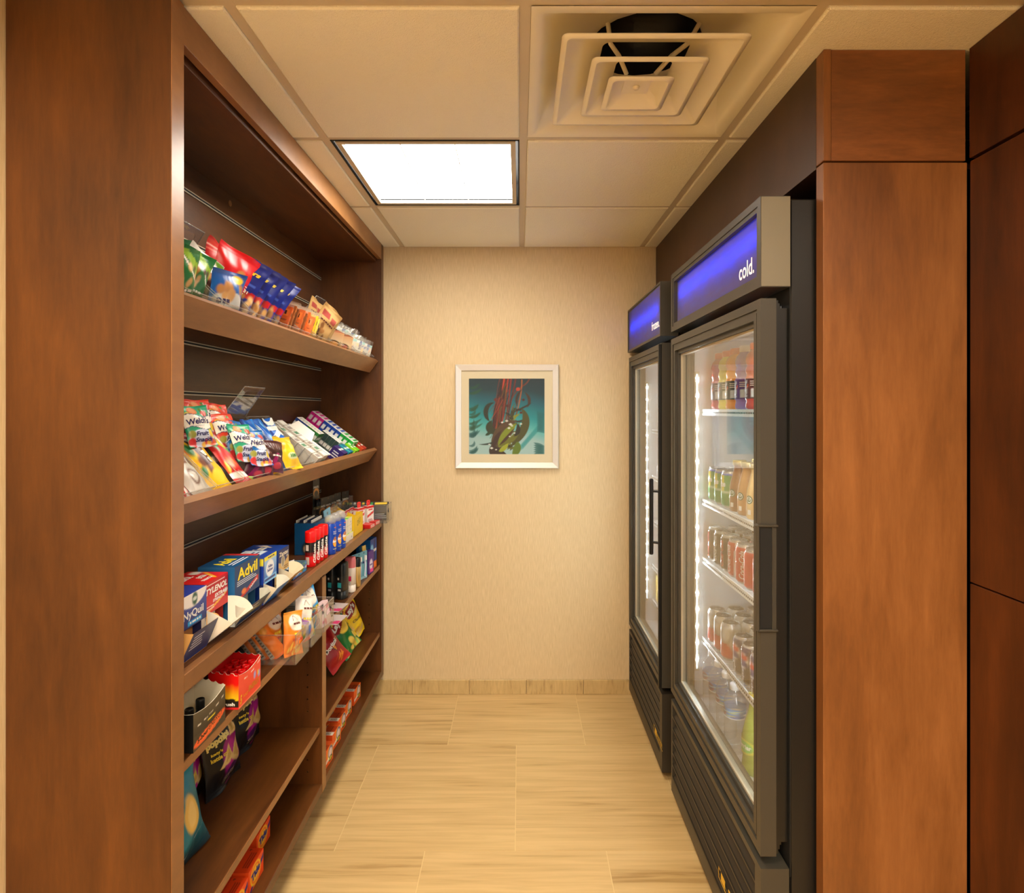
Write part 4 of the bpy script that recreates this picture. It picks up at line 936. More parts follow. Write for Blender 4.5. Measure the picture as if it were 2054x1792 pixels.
a = Art((150, 40, 60), 22, 46).rect(.1, .1, .4, .9, (240, 240, 232)).rect(.5, .1, .9, .9, (206, 30, 26)).blobs(8, (.1, .6, .9, 1), .1, [(60, 120, 50), (206, 30, 30), (90, 40, 110)], 2)
candybar('red and purple candy bag tucked behind the yellow candy bag', a, .07, .15, .025, 1.45, .10, 30, .028, 10, 0, 84, (190, 30, 30))
for k_, (y_, t_, c_, nm_) in enumerate([(1.560, .004, (200, 28, 30), 'red'), (1.575, .075, (120, 40, 130), 'purple')]):
    a = Art(c_, 20, 40).blobs(10, (.1, .3, .9, .9), .12, [(246, 210, 60), (60, 150, 70), (236, 120, 40), (240, 236, 226)], k_ + 2, .6).rect(0, .1, 1, .2, WHITE)
    candybar(f'{nm_} candy bag filling the second bin beside the yellow one', a, .068, .16, .022, y_, t_, 40, .046, 8, 0, 86 + k_, c_)
def fruit(c):
    a = Art(c, 40, 56)
    a.ell(.42, .87, .17, .1, (240, 130, 80)).ell(.42, .87, .12, .07, (246, 170, 120)).ell(.2, .77, .09, .07, (236, 204, 50)).ell(.80, .79, .12, .08, (206, 66, 44)).ell(.72, .9, .06, .04, (90, 140, 50))
    a.band(lambda u: .44 + .05 * np.sin(2.0 * u * PI + .3) - .012, lambda u: .74 + .05 * np.sin(2.0 * u * PI + .3) + .014, (36, 36, 96))
    a.band(lambda u: .44 + .05 * np.sin(2.0 * u * PI + .3) + .006, lambda u: .74 + .05 * np.sin(2.0 * u * PI + .3) - .006, (246, 240, 228))
    a.ell(.5, .18, .44, .22, (206, 214, 236)).ell(.16, .3, .12, .09, (150, 150, 60)).ell(.86, .3, .1, .1, (226, 196, 60)).ell(.14, .12, .14, .1, (200, 50, 50)).ell(.85, .1, .13, .09, (206, 90, 60)).blobs(6, (.2, .04, .8, .16), .07, [(120, 80, 150), (200, 60, 60), (230, 180, 70)], 2)
    return a.text("Welch's", .5, .605, .145, (34, 30, 92), .86, bold=.025, shear=.08, rot=3).text('Fruit', .5, .30, .10, (34, 30, 92), .46, bold=.03, shear=.2).text('Snacks', .54, .17, .09, (34, 30, 92), .6, bold=.03, shear=.2).lines((.2, .485, .7, .50), 1, (120, 120, 160))
FR = {'green': (32, 160, 118), 'red': (228, 66, 40), 'blue': (12, 104, 176)}
for k, (nm, px, py, X, ya, ti, ro, txt) in enumerate([('red', 400, 842, -.85, 24, 20, 0, 'red fruit snack bag at the very back of the left stack'), ('green', 396, 856, -.815, 26, 22, 2, 'green fruit snack bag at the front of the left stack'),
        ('red', 440, 848, -.835, 20, 22, -2, 'red fruit snack bag at the back of the right stack'), ('red', 454, 868, -.806, 20, 24, 0, 'red fruit snack bag second from the back of the right stack'),
        ('blue', 473, 882, -.786, 18, 24, -2, 'blue fruit snack bag in the middle of the right stack'), ('green', 487, 889, -.764, 20, 26, -3, 'green fruit snack bag just behind the front blue one'),
        ('blue', 514, 899, -.742, 20, 28, -5, 'blue fruit snack bag at the front of the right stack')]):
    bag('fruit_snack_bag', txt, .078, .112, .024, fruit(FR[nm]), TX(px, py, X, .112, ya, ti, ro), FR[nm], 90 + k, 'fruit snacks', 'fruit snack bags on the second shelf')
a = Art((78, 24, 50)).grad(.55, 1, (50, 26, 22), (84, 40, 34)).poly([(.1, .0), (.3, .0), (.7, .6), (.5, .6)], (150, 20, 90)).scrib('', .55, .5, .07, WHITE, .5).ell(.6, .2, .2, .1, (190, 60, 80)).ell(.6, .85, .24, .1, (96, 60, 54))
for k, (px, py, X, ro) in enumerate([(512, 932, -.742, -18), (529, 925, -.732, -16), (548, 916, -.722, -10)]):
    bag('fruit_snack_bag', f'dark purple snack bag in the bin with the hand hole, {ORD[k]} from the left', .075, .095, .026, a, TX(px, py, X, .095, 22, 14, ro), (64, 20, 40), 100 + k, 'fruit snacks', 'dark purple snack bags')
a = Art((160, 210, 60), 14, 14); bag('candy_bar', 'small lime green packet end at the foot of the purple bags', .03, .03, .012, a, TX(499, 966, -.738, .03, 20, 10, -10), (150, 200, 60), 104, 'candy')
a = Art((248, 196, 20)).grad(.5, 1, (250, 206, 40), (236, 170, 10)).ell(.5, .35, .28, .1, (206, 214, 160)).text('100', .5, .35, .1, (60, 130, 60), .3, bold=.04).blobs(5, (.1, .65, .9, .9), .1, [(250, 220, 110), (226, 160, 20)], 3)
bag('candy_bar', 'bright yellow snack bag lying in front of the blue cookie packs', .085, .115, .032, a, TX(576, 909, -.740, .115, 12, 30, -4), (240, 180, 10), 105, 'snack bag')
q = MB(); w, d, h = .075, .06, .055
for lo, hi in (((-d / 2, -w / 2, 0), (d / 2, w / 2, .001)), ((-d / 2, -w / 2, 0), (d / 2, -w / 2 + .001, h)), ((-d / 2, w / 2 - .001, 0), (d / 2, w / 2, h * .8)), ((-d / 2, -w / 2, 0), (-d / 2 + .001, w / 2, h)), ((d / 2 - .001, -w / 2, 0), (d / 2, w / 2, h * .55))): q.box(lo, hi, 0, lin((246, 200, 24)))
o = q.build('candy_box', M['card'], None, TD(2, 1.80, .038, -30, 10, 0)); tag(o, 'open yellow cardboard candy box at the front lip', 'candy box')
q = MB(); q.add([(d / 2, -w / 2, h * .55), (d / 2, w / 2, h * .55), (d / 2 + .016, w / 2 + .01, h * .78), (d / 2 + .016, -w / 2 - .01, h * .78)], [(0, 1, 2, 3)], 0, lin((250, 214, 60))); q.build('flap', M['card'], o)
def sandwich(k):
    a = Art((10, 96, 190), 26, 60).rect(.0, .0, .14, 1, (20, 60, 150)).rect(.86, 0, 1, 1, (30, 130, 220)).blobs(10, (.1, .05, .9, .95), .07, [(236, 244, 250), (120, 190, 236)], k)
    if k == 2: a.ell(.5, .24, .36, .15, (24, 18, 16)).ell(.5, .24, .28, .11, (48, 34, 28)).rect(.1, .42, .9, .82, (10, 100, 200)).text('OREO', .5, .62, .34, WHITE, None, rot=-90, bold=.05, wide=1.0)
    elif k == 0: a.rect(.3, .1, .85, .8, (206, 214, 230)).rect(.42, .5, .55, .7, (236, 170, 60)).ell(.6, .4, .1, .05, (206, 40, 40))
    return a
for k, (y, tt, n) in enumerate([(1.86, .012, .008), (1.935, .012, .008), (2.012, .012, .01)]):
    bag('cookie_pack', ['blue cookie sleeve on the left with a pale panel', 'blue cookie sleeve in the middle of the three', 'blue cookie sleeve on the right with a dark cookie picture'][k], .068, .215, .034, sandwich(k), TD(2, y, tt, 31, 6, 0, n), (16, 80, 170), 110 + k, 'cookies', None, 'film', .8, .05)
# gum: small boxes standing on the slope
def gum_box(label, w, d, h, side, front, top, y, t, group, tilt=-37, yaw=0, n=.001, left=None):
    q = MB(); carton(q, w, d, h, side, front, top, left); o = q.build('gum_pack', M['card'], None, TD(2, y, t, tilt, yaw, 0, n)); return tag(o, label, 'gum', group)
for c_ in range(2):
    for r_ in range(7):
        t = .02 + .031 * r_; y = 2.135 + .05 * c_
        f = Art((206, 198, 186), 12, 12).rect(.1, .2, .9, .8, (226, 220, 206) if c_ == 0 else [(150, 170, 150), (206, 190, 170), (60, 130, 100)][r_ % 3])
        tp = Art((222, 216, 204), 12, 12).rect(.15, .2, .85, .8, [(150, 140, 132), (240, 236, 226), (96, 140, 110)][(r_ + c_) % 3])
        gum_box(f'small grey blister gum pack, {ORD[r_]} up the slope in the {["left", "right"][c_]} column by the cookies', .046, .029, .066 + .006 * c_, (198, 190, 178), f, tp, y, t, 'grey gum packs in two columns', left=f)
q = MB(); carton(q, .075, .20, .004, (236, 206, 190), None, Art((238, 214, 200), 12, 20).rect(.62, 0, .68, 1, (90, 160, 200)).rect(.68, 0, 1, 1, (240, 236, 226)))
o = q.build('display_tray', M['card'], None, TD(2, 2.295, .125, -37, 0, 0, .045)); tag(o, 'flattened pink and white cardboard tray lying between the gum stacks', 'tray')
q = MB(); q.add([(-.09, .0, .004), (.02, .0, .004), (.0, .03, .035), (-.08, .03, .035)], [(0, 1, 2, 3)], 0, lin((238, 232, 218))); q.build('tray_flap', M['card'], o)
for r_ in range(8):
    c = (40, 70, 140) if r_ > 3 else (40, 120, 50)
    f = Art(c, 14, 14).rect(.1, .55, .9, .75, (230, 236, 230)).rect(.1, .2, .9, .4, (230, 236, 230)); tp = Art((230, 224, 208), 14, 10).rect(.25, .3, .75, .6, (150, 170, 170))
    gum_box(f'blue and green gum pack with white top, {ORD[r_]} up the slope of the back stack', .062, .0135, .075, (224, 218, 204), f, tp, 2.40, .125 + .0142 * r_, 'white topped gum packs at the back', left=Art(c, 10, 14).rect(.1, .1, .9, .3, (236, 236, 226)).rect(.1, .6, .9, .8, (236, 236, 226)))
for r_ in range(10):
    c = (214, 30, 140) if r_ > 6 else (24, 70, 170) if r_ > 2 else (30, 160, 60)
    f = Art(c, 14, 14).rect(.1, .1, .4, .9, (240, 240, 236)); tp = Art((240, 238, 230), 16, 8).rect(.3, .2, .95, .85, c)
    gum_box(f'{"magenta" if r_ > 6 else "blue" if r_ > 2 else "green"} and white gum pack, {ORD[r_]} up the slope beside the end panel', .085, .022, .07, c, f, tp, 2.70, .055 + .0235 * r_, 'coloured gum packs by the end panel', left=Art(c, 10, 14).rect(.2, .5, .8, .8, (240, 240, 236)))
for r_ in range(5):
    tp = Art((234, 232, 222), 12, 8).rect(.2, .2, .8, .8, (206, 220, 216)); f = Art((226, 226, 216), 12, 12).rect(.1, .2, .9, .8, (60, 90, 80))
    gum_box(f'white and grey gum pack, {ORD[r_]} up the slope of the middle stack', .055, .017, .06, (206, 206, 196), f, tp, 2.55, .075 + .018 * r_, 'white gum packs in the middle stack', left=Art((46, 70, 66), 10, 12).rect(.1, .1, .9, .4, (236, 236, 226)))
for r_, (c, cn, y) in enumerate([((52, 36, 110), 'purple', 2.47), ((52, 36, 110), 'purple', 2.50), ((16, 150, 170), 'teal', 2.545), ((16, 120, 150), 'teal', 2.58), ((150, 226, 40), 'lime green', 2.645), ((120, 210, 30), 'lime green', 2.685), ((206, 70, 30), 'orange red', 2.76), ((190, 60, 40), 'orange red', 2.81)]):
    gum_box(f'{cn} gum pack at the front lip, {ORD[r_]} from the left in the row', .028, .055, .052, c, Art(c, 10, 10).rect(.3, .3, .7, .7, (236, 236, 226)), Art(c, 10, 12).rect(.1, .45, .9, .55, (236, 246, 230)), y, .036, 'bright gum packs at the front lip', left=Art(c, 12, 12).lines((.2, .2, .8, .8), 3, (220, 220, 230)))

# ------------------------------------------------------------------ flat shelf: dispenser cartons, cans, soap, batteries
ZS3 = .9052
def quad(q, P, c, mat=0, two=True):
    q.add(P, [tuple(range(len(P)))], mat, lin(c))
def dispenser(name, label, y0, y1, xf, d, h, oh, side, front, top, left, inner, flap_a, flap_l, flap, gusset, z=ZS3, flap_top=None):
    """upright carton with the lower front torn open: an outward flap with quarter-round side gussets"""
    w = y1 - y0; t = thing(name, label, 'medicine box', TM((xf - d / 2, (y0 + y1) / 2, z)))
    q = MB(); x0, x1 = -d / 2, d / 2
    carton(q, w, d, h - oh, side, front, top, left)
    for V in q.V: V[:, 2] += oh
    q.build('carton', M['card'], t)
    q = MB(); e = .0009
    q.box((x0, -w / 2, 0), (x0 + e, w / 2, oh), 0, lin(inner)); q.box((x0, -w / 2, 0), (x1, w / 2, e), 0, lin(inner))
    for s in (-1, 1):
        yy = s * (w / 2 - e / 2); q.box((x0, yy - e / 2, 0), (x1 - .012, yy + e / 2, oh), 0, lin(side))
    q.box((x0 + .002, -w / 2 + .004, e), (x1 - .03, w / 2 - .004, oh * .7), 0, lin(inner)); q.build('pocket', M['card'], t)
    a = math.radians(flap_a); tx, tz = x1 + flap_l * math.sin(a), flap_l * math.cos(a)
    q = MB(); n = 10
    # flap: its printed outer face looks down and out
    A = flap if isinstance(flap, Art) else None
    fn = lambda X, Y, o=0.0: np.stack([x1 + Y * math.sin(a) + o * math.cos(a), X - w / 2, e + Y * math.cos(a) - o * math.sin(a)], -1)
    if A: q.grid(fn(A.U * w, A.V * flap_l), A.C, 0, False); put_text(q, A, lambda X, Y: fn(np.asarray(X), np.asarray(Y), .0005), w, flap_l, 0)
    else: U = np.array([[0, 0], [w, w]]); Vv = np.array([[0, flap_l]] * 2); q.grid(fn(U, Vv), lin(flap), 0, False)
    U = np.array([[0, 0], [w, w]]); Vv = np.array([[0, flap_l]] * 2); q.grid(fn(U, Vv, -.0008), lin(gusset), 0, False, flip=True)
    q.build('flap', M['card'], t)
    for s in (-1, 1):
        q = MB(); yy = s * (w / 2 - .0006); r = flap_l
        P = [(x1, yy, e)] + [(x1 + r * math.sin(a * k / n), yy + s * .010 * math.sin(PI * k / n), e + r * math.cos(a * k / n)) for k in range(n + 1)]
        q.add(P, [(0, k + 1, k + 2) for k in range(n)], 0, lin(gusset)); q.build('gusset', M['card'], t)
    return t
f = Art((40, 62, 134), 40, 30).grad(0, 1, (34, 46, 104), (62, 80, 170)).ell(.46, 1.0, .54, .42, (238, 232, 226)).ell(.55, .80, .10, .20, (36, 84, 62)).ell(.55, .80, .075, .06, (206, 216, 206))
f.text('NyQuil', .5, .36, .30, WHITE, .74, bold=.02).rect(.3, .06, .82, .2, (40, 160, 220)).scrib('', .56, .13, .08, WHITE, .4)
tp = Art((44, 60, 150), 24, 24).rect(.1, .2, .5, .45, (40, 160, 224)).scrib('', .3, .32, .1, WHITE, .3)
fl = Art((52, 66, 120), 24, 16).lines((.12, .35, .6, .85), 5, (206, 214, 236)).rect(0, 0, 1, .12, (40, 70, 150))
dispenser('medicine_box', 'dark blue medicine dispenser box with a white arc, nearest on its shelf', 1.252, 1.361, -.716, .10, .140, .068, (40, 52, 120), f, tp, (50, 60, 130), (206, 158, 96), 24, .074, fl, (214, 166, 100))
f = Art((196, 24, 28), 40, 30).grad(.3, .9, (206, 30, 30), (176, 20, 26)).poly([(.1, .02), (.95, .36), (.95, .44), (.1, .10)], (236, 170, 40)).ell(.9, .46, .08, .07, (240, 230, 226))
f.text('TYLENOL', .5, .70, .20, WHITE, .92, bold=.04, shear=.2).text('EXTRA', .62, .47, .12, WHITE, .42, bold=.05, shear=.2).text('STRENGTH', .58, .34, .09, WHITE, .5, bold=.04, shear=.2).lines((.06, .86, .9, .93), 1, (240, 210, 206)).lines((.08, .10, .4, .26), 2, (240, 200, 190))
tp = Art((206, 26, 26), 30, 24).poly([(.6, .05), (.95, .5), (.95, .62), (.56, .1)], (236, 170, 30)).ell(.93, .74, .07, .12, (244, 236, 226)).ell(.82, .74, .07, .12, (244, 236, 226)).text('TYLENOL', .3, .7, .22, WHITE, .6, bold=.04, shear=.2).text('EXTRA', .6, .42, .15, WHITE, .3, bold=.05, shear=.2).text('STRENGTH', .45, .2, .1, WHITE, .4, bold=.03, shear=.2)
dispenser('medicine_box', 'red medicine dispenser box with slanted white lettering', 1.364, 1.473, -.722, .10, .140, .066, (150, 26, 24), f, tp, (140, 30, 26), (226, 222, 212), 52, .08, (236, 228, 214), (236, 230, 216))
f = Art((24, 62, 110), 44, 40).poly([(.1, 0), (.3, 0), (.95, .26), (.95, .42)], (206, 44, 40)).ell(.35, .16, .09, .08, (240, 130, 60)).text('Advil', .5, .73, .34, (250, 226, 40), .8, bold=.03).lines((.08, .38, .92, .54), 3, (220, 226, 236)).text('Tablets', .72, .22, .07, WHITE, .34, rot=20, bold=.03)
tp = Art((18, 74, 122), 36, 24).rect(.86, 0, 1, 1, (196, 48, 46)).text('Advil', .36, .55, .36, (250, 226, 40), .5, bold=.03).lines((.14, .12, .8, .32), 2, (220, 226, 236))
lf = Art((24, 96, 150), 20, 24).text('I', .1, .7, .3, (250, 226, 40), .15, bold=.05).rect(.0, .42, .3, .46, (220, 226, 236)).rect(.0, .3, .3, .36, (206, 44, 40))
fl = Art((70, 90, 110), 24, 12).rect(.3, .4, .8, .5, (190, 196, 120)).rect(0, .0, 1, .2, (24, 70, 120)).lines((.1, .5, .6, .9), 2, (210, 214, 206))
dispenser('medicine_box', 'large dark blue pain relief box with big yellow lettering', 1.479, 1.620, -.708, .092, .149, .062, (20, 78, 124), f, tp, lf, (196, 192, 180), 34, .055, fl, (208, 206, 192))
f = Art((120, 184, 230), 36, 36).grad(.2, 1, (40, 110, 196), (176, 216, 240)).rect(0, .84, 1, 1, (240, 226, 60)).rect(0, .0, .08, 1, (24, 60, 150)).ell(.5, .5, .3, .32, (246, 246, 242)).text('Alka', .5, .58, .11, (30, 60, 140), .34, bold=.03).text('Seltzer', .5, .44, .11, (30, 60, 140), .44, bold=.03).rect(.1, .06, .9, .16, (36, 44, 116)).scrib('', .6, .92, .07, (40, 60, 120), .5)
tp = Art((206, 220, 232), 24, 20).rect(0, 0, 1, .3, (30, 60, 150)).lines((.1, .4, .9, .7), 2, (70, 80, 120))
dispenser('medicine_box', 'light blue antacid dispenser box with a white oval label', 1.644, 1.733, -.708, .09, .130, .056, (26, 60, 150), f, tp, Art((26, 60, 160), 16, 20).rect(.5, .7, 1, .95, (240, 226, 60)), (40, 60, 140), 40, .06, (24, 116, 196), (236, 230, 212))
f = Art((30, 44, 96), 36, 36).poly([(0, 0), (1, 0), (1, .6), (.5, .3), (0, .45)], (206, 164, 96)).text('Zantac', .5, .78, .19, (236, 224, 196), .86, bold=.03).ell(.42, .42, .17, .26, (220, 206, 180)).ell(.42, .42, .12, .24, (150, 136, 110)).text('150', .82, .60, .1, (236, 224, 196), .2).lines((.5, .06, .94, .22), 2, (90, 60, 40))
tp = Art((24, 60, 140), 24, 20).text('Zantac', .3, .6, .3, (236, 230, 210), .5, bold=.03).poly([(.5, .3), (.8, .9), (.9, .6)], (214, 200, 170))
dispenser('medicine_box', 'navy and gold antacid box furthest along the row of medicine boxes', 1.782, 1.862, -.722, .11, .118, .05, (30, 46, 100), f, tp, (36, 70, 150), (230, 214, 176), 46, .066, (206, 160, 60), (236, 226, 200))
q = MB()
w, d, h = .12, .075, .034
for lo, hi in (((-d / 2, -w / 2, 0), (d / 2, w / 2, .001)), ((-d / 2, -w / 2, 0), (-d / 2 + .001, w / 2, h * 1.35))): q.box(lo, hi, 0, lin((232, 226, 208)))
o = thing('lozenge_tray', 'low open printed tray of small sachets beside the medicine boxes', 'tray', TM((-.755, 1.945, ZS3)))
for s in (-1, 1): q.box((-d / 2, s * (w / 2 - .0005) - .0005, 0), (d / 2, s * (w / 2 - .0005) + .0005, h), 0, lin((80, 110, 130)))
A = Art((70, 100, 160), 30, 12).ell(.3, .5, .2, .35, (206, 216, 226)).ell(.6, .4, .12, .3, (236, 130, 60)).blobs(10, (.5, .1, 1, .9), .08, [(70, 150, 70), (60, 160, 210), (236, 236, 226)], 3, 2)
fn = lambda X, Y, e=0.: np.stack([np.full_like(X, d / 2 + e), X - w / 2, Y], -1); q.grid(fn(A.U * w, A.V * h), A.C, 0, False); q.build('tray', M['card'], o)
for i in range(6):
    A = Art((226, 228, 222), 12, 10).rect(.2, .3, .8, .7, (90, 150, 190)); bag('sachet', f'white and blue sachet, {ORD[i]} from the left in the low tray', .034, .036, .008, A, TM((-.765 + .012 * (i % 2), 1.902 + .017 * i, ZS3 + .002), 10, 18), (226, 226, 220), i, 'sachet', 'sachets in the low tray')

# red and black shaving foam cans
def shaving_can():
    t = thing('shaving_foam_can', 'red capped shaving foam can, first from the left in the row of four', 'can', None, 'red capped shaving foam cans')
    nu, n = 48, 13; r, H = .0182, .122
    zs_ = np.array([0, .002, .02, .034, .040, .046, .052, .058, .064, .070, .076, .082, .0835]); prof = [(r if i else r * .94, z) for i, z in enumerate(zs_)]
    C = np.zeros((nu + 1, n, 3))
    for i, z in enumerate(zs_):
        c = lin((226, 14, 18)) if z < .036 else lin((20, 14, 16)) if z > .05 else lin((120, 14, 16)); C[:, i] = c
    q = MB(); q.lathe(prof, nu, 0, C)
    fn = lambda X, Y: np.stack([(r + .0003) * np.cos(-np.asarray(X) / r), (r + .0003) * -np.sin(-np.asarray(X) / r), np.asarray(Y)], -1)
    q.text('Gillette', lambda X, Y: fn(np.asarray(X), np.asarray(Y)), -.0105, .046, .0125, WHITE, 0, rot=90, bold=.03, w=.066)
    for a, b, c, d_ in ((-.044, .008, -.030, .034), (-.044, .056, -.032, .076)):
        xs = np.linspace(a, c, 6); X = np.concatenate([xs, xs]); Y = np.concatenate([np.full(6, b), np.full(6, d_)]); q.add(fn(X, Y), [(i, i + 1, 7 + i, 6 + i) for i in range(5)], 0, lin((222, 206, 200)))
    q.build('body', M['gloss'], t)
    q = MB(); q.lathe([(r * 1.0, .0835), (r * 1.03, .085), (r * 1.03, .116), (r * .98, .120), (r * .8, .122), (.0001, .1222)], 32, 0, lin((238, 16, 14))); q.build('cap', M['gloss'], t)
    return t
sc = shaving_can(); SCP = [(-.724, 2.061), (-.723, 2.101), (-.722, 2.139), (-.720, 2.178)]
sc.matrix_basis = TM((SCP[0][0], SCP[0][1], ZS3), -10)
for i in (1, 2, 3): dup(sc, TM((SCP[i][0], SCP[i][1], ZS3), -6 + 2 * i), f'red capped shaving foam can, {ORD[i]} from the left in the row of four')
# blue sunscreen sprays
def sunscreen():
    t = thing('sunscreen_bottle', 'blue sunscreen spray bottle, first of the three beside the red cans', 'sunscreen', None, 'blue sunscreen spray bottles')
    H = .118; prof = [(.0195, 0), (.0215, .002), (.0215, .02), (.0205, .06), (.0215, .092), (.020, .106), (.0165, .114), (.015, .118)]
    q = MB(); q.lathe(prof, 40, 0, lin((16, 70, 186)), 1.0, 1.0)
    fn = lambda X, Y: np.stack([.0221 * np.cos(np.asarray(X) / .0215), .0221 * np.sin(np.asarray(X) / .0215), np.asarray(Y)], -1)
    A = np.linspace(0, 2 * PI, 25)[:-1]
    def disc(x, z, rx, rz, c, k):
        q.add(fn(x + rx * np.cos(A), z + rz * np.sin(A)) * np.array([1 + k * .012, 1 + k * .012, 1]), [tuple(range(24))], 0, lin(c))
    disc(.0, .046, .0115, .019, (246, 160, 40), 0); disc(0.001, .038, .008, .009, (250, 190, 70), 1)
    f2 = lambda X, Y: fn(X, Y) * np.array([1.02, 1.02, 1])
    q.text('ULTRA', f2, 0, .058, .006, (40, 60, 160), w=.018); q.text('Sport', f2, 0, .048, .011, (250, 250, 250), bold=.06, w=.024, shear=.2)
    q.text('TROPIC', f2, .0, .084, .0045, WHITE, w=.02); q.text('FACES', f2, .0, .077, .0045, WHITE, w=.018); q.text('|', f2, 0, .1, .003, (240, 110, 50), w=.012, rot=0, bold=.2)
    q.text('_', f2, 0, .02, .0018, (236, 226, 60), w=.02, bold=.05)
    q.build('body', M['gloss'], t)
    q = MB(); q.lathe([(.0165, .114), (.0195, .116), (.0205, .122), (.0195, .134), (.015, .142), (.008, .1455), (.0001, .146)], 32, 0, (1, 1, 1)); q.build('clear_cap', M['cap_clear'], t)
    return t
M['cap_clear'] = clear('frosted_clear_cap', (.82, .82, .82), 1.6, .15, .3, (.8, .78, .74))
su = sunscreen(); SUP = [(-.712, 2.236), (-.708, 2.286), (-.704, 2.336)]; su.matrix_basis = TM((*SUP[0][:2], ZS3), 16)
for i in (1, 2): dup(su, TM((*SUP[i][:2], ZS3), 18), f'blue sunscreen spray bottle, {ORD[i]} of the three beside the red cans')
# carton of striped sachets behind the cans
t = thing('medicine_box', 'dark blue open topped carton standing behind the red cans', 'medicine box', TM((-.80, 2.275, ZS3)))
q = MB(); A = Art((14, 84, 140), 20, 24).ell(.55, .2, .2, .2, (20, 40, 60)).ell(.55, .2, .1, .1, (226, 190, 150)); carton(q, .12, .075, .118, (16, 78, 130), A, (20, 24, 40), A)
q.build('carton', M['card'], t)
q = MB()
for k in range(5): q.box((-.034 + .014 * k, -.055, .116), (-.030 + .014 * k, .055, .128), 0, lin((226, 222, 214) if k % 2 == 0 else (30, 40, 70))); 
q.build('sachet_edges', M['card'], t); t.children[-1]['kind'] = 'stuff'
A = Art((126, 178, 206), 20, 24).rect(.1, .42, .9, .58, (240, 206, 40)).ell(.5, .8, .08, .06, (90, 60, 50)).rect(.1, .06, .9, .36, (60, 60, 60)).scrib('', .5, .22, .18, (226, 196, 70), .7, bold=.04).rect(0, 0, 1, .05, (236, 130, 40))
q = MB(); carton(q, .055, .004, .085, (110, 160, 190), A); tag(q.build('hang_card', M['card'], None, TM((-.77, 2.395, .965), 8, 0, 10)), 'small light blue hang card rising behind the sunscreen', 'card')
# stacked soap bars
k = 0
for r_ in range(3):
    for c_ in range(2):
        A = Art((240, 232, 214), 16, 12).ell(.3 + .4 * c_, .4, .05, .08, (60, 50, 40)).rect(0, 0, 1, .06, (206, 200, 180))
        L_ = Art((120, 200, 170), 16, 12).poly([(0, 0), (1, .5), (1, 1), (0, 1)], (200, 226, 60)).ell(.4, .3, .3, .3, (206, 236, 226))
        T_ = Art((214, 226, 90), 16, 16).ell(.5, .5, .4, .3, (240, 240, 226)).rect(0, 0, .3, 1, (70, 190, 110))
        q = MB(); carton(q, .058, .085, .0305, (226, 226, 206), A, T_, L_); o = q.build('soap_bar', M['card'], None, TM((-.748 + .004 * (r_ == 0), 2.415 + .060 * c_, ZS3 + .0308 * r_), 4 * (r_ == 0)))
        tag(o, f'boxed white soap bar with green print, {["bottom", "middle", "top"][r_]} of the {["left", "right"][c_]} stack', 'soap', 'boxed soap bars stacked beside the sunscreen')
# yellow tray with its tall cream back
t = thing('display_tray', 'yellow open cardboard display tray with a tall cream back', 'tray', TM((-.76, 2.60, ZS3)))
w, d, h = .135, .115, .085; q = MB()
A = Art((244, 200, 30), 30, 24).poly([(.32, .45), (.68, .55), (.68, .8), (.32, .7)], (120, 100, 50)).poly([(.35, .49), (.65, .58), (.65, .76), (.35, .67)], (246, 210, 60)).lines((.4, .56, .6, .7), 2, (120, 100, 40))
fn = lambda X, Y, e=0.: np.stack([np.full_like(X, d / 2 + e), X - w / 2, Y], -1); q.grid(fn(A.U * w, A.V * h), A.C, 0, False); put_text(q, A, lambda X, Y: fn(np.asarray(X), np.asarray(Y), .0004), w, h, 0)
q.box((d / 2 - .0015, -w / 2, 0), (d / 2 - .0003, w / 2, h), 0, lin((226, 190, 60)))
for s in (-1, 1): q.prism([(-d / 2, 0), (d / 2, 0), (d / 2, h), (d / 2 - .03, h), (d / 2 - .034, h * .8), (-d / 2 + .02, h * 1.1), (-d / 2, h * 1.3)], 1, s * (w / 2 - .001) - .0006, s * (w / 2 - .001) + .0006, 0, lin((240, 200, 40)))
q.box((-d / 2, -w / 2, 0), (-d / 2 + .0012, w / 2, h * 1.35), 0, lin((214, 186, 124))); q.box((-d / 2, -w / 2, 0), (d / 2, w / 2, .0012), 0, lin((214, 186, 124))); q.build('tray', M['card'], t)
# first aid cartons
def redwhite(lbl, x, y, z, w, d, h, yaw, tab=True, red=True):
    A = Art((238, 232, 224), 16, 26).rect(0, .86, 1, 1, (206, 36, 36)).poly([(0, .3), (1, .55), (1, .7), (0, .45)], (206, 60, 56) if red else (226, 222, 216)).lines((.1, .06, .9, .24), 3, (150, 60, 56)).rect(.2, .74, .8, .82, (200, 50, 46))
    q = MB(); carton(q, w, d, h, (232, 226, 216), A, (226, 214, 204), Art((236, 230, 222), 8, 12).rect(.0, .85, 1, 1, (206, 40, 40))); o = q.build('bandage_box', M['card'], None, TM((x, y, z), yaw))
    if tab:
        q = MB(); S = [(.009 * math.cos(a), h + .016 + .007 * math.sin(a)) for a in np.linspace(-PI, PI, 17)[:-1]]
        hole = [(.003 * math.cos(a), h + .017 + .003 * math.sin(a)) for a in np.linspace(-PI, PI, 17)[:-1]]
        S = [(max(-.012, min(.012, p[0] * 1.5)), h if p[1] < h + .013 else p[1] + .004) for p in S]
        q.ring(S, hole, 0, -.0008, .0008, 0, lin((214, 44, 40))); q.build('hang_tab', M['card'], o)
    return tag(o, lbl, 'first aid box', 'red and white first aid boxes')
redwhite('white first aid box with a red hang tab, left of the two standing upright', -.735, 2.722, ZS3 + .018, .045, .028, .075, 26); redwhite('white first aid box with a pale red hang tab, right of the two standing upright', -.712, 2.80, ZS3 + .012, .045, .028, .078, 26)
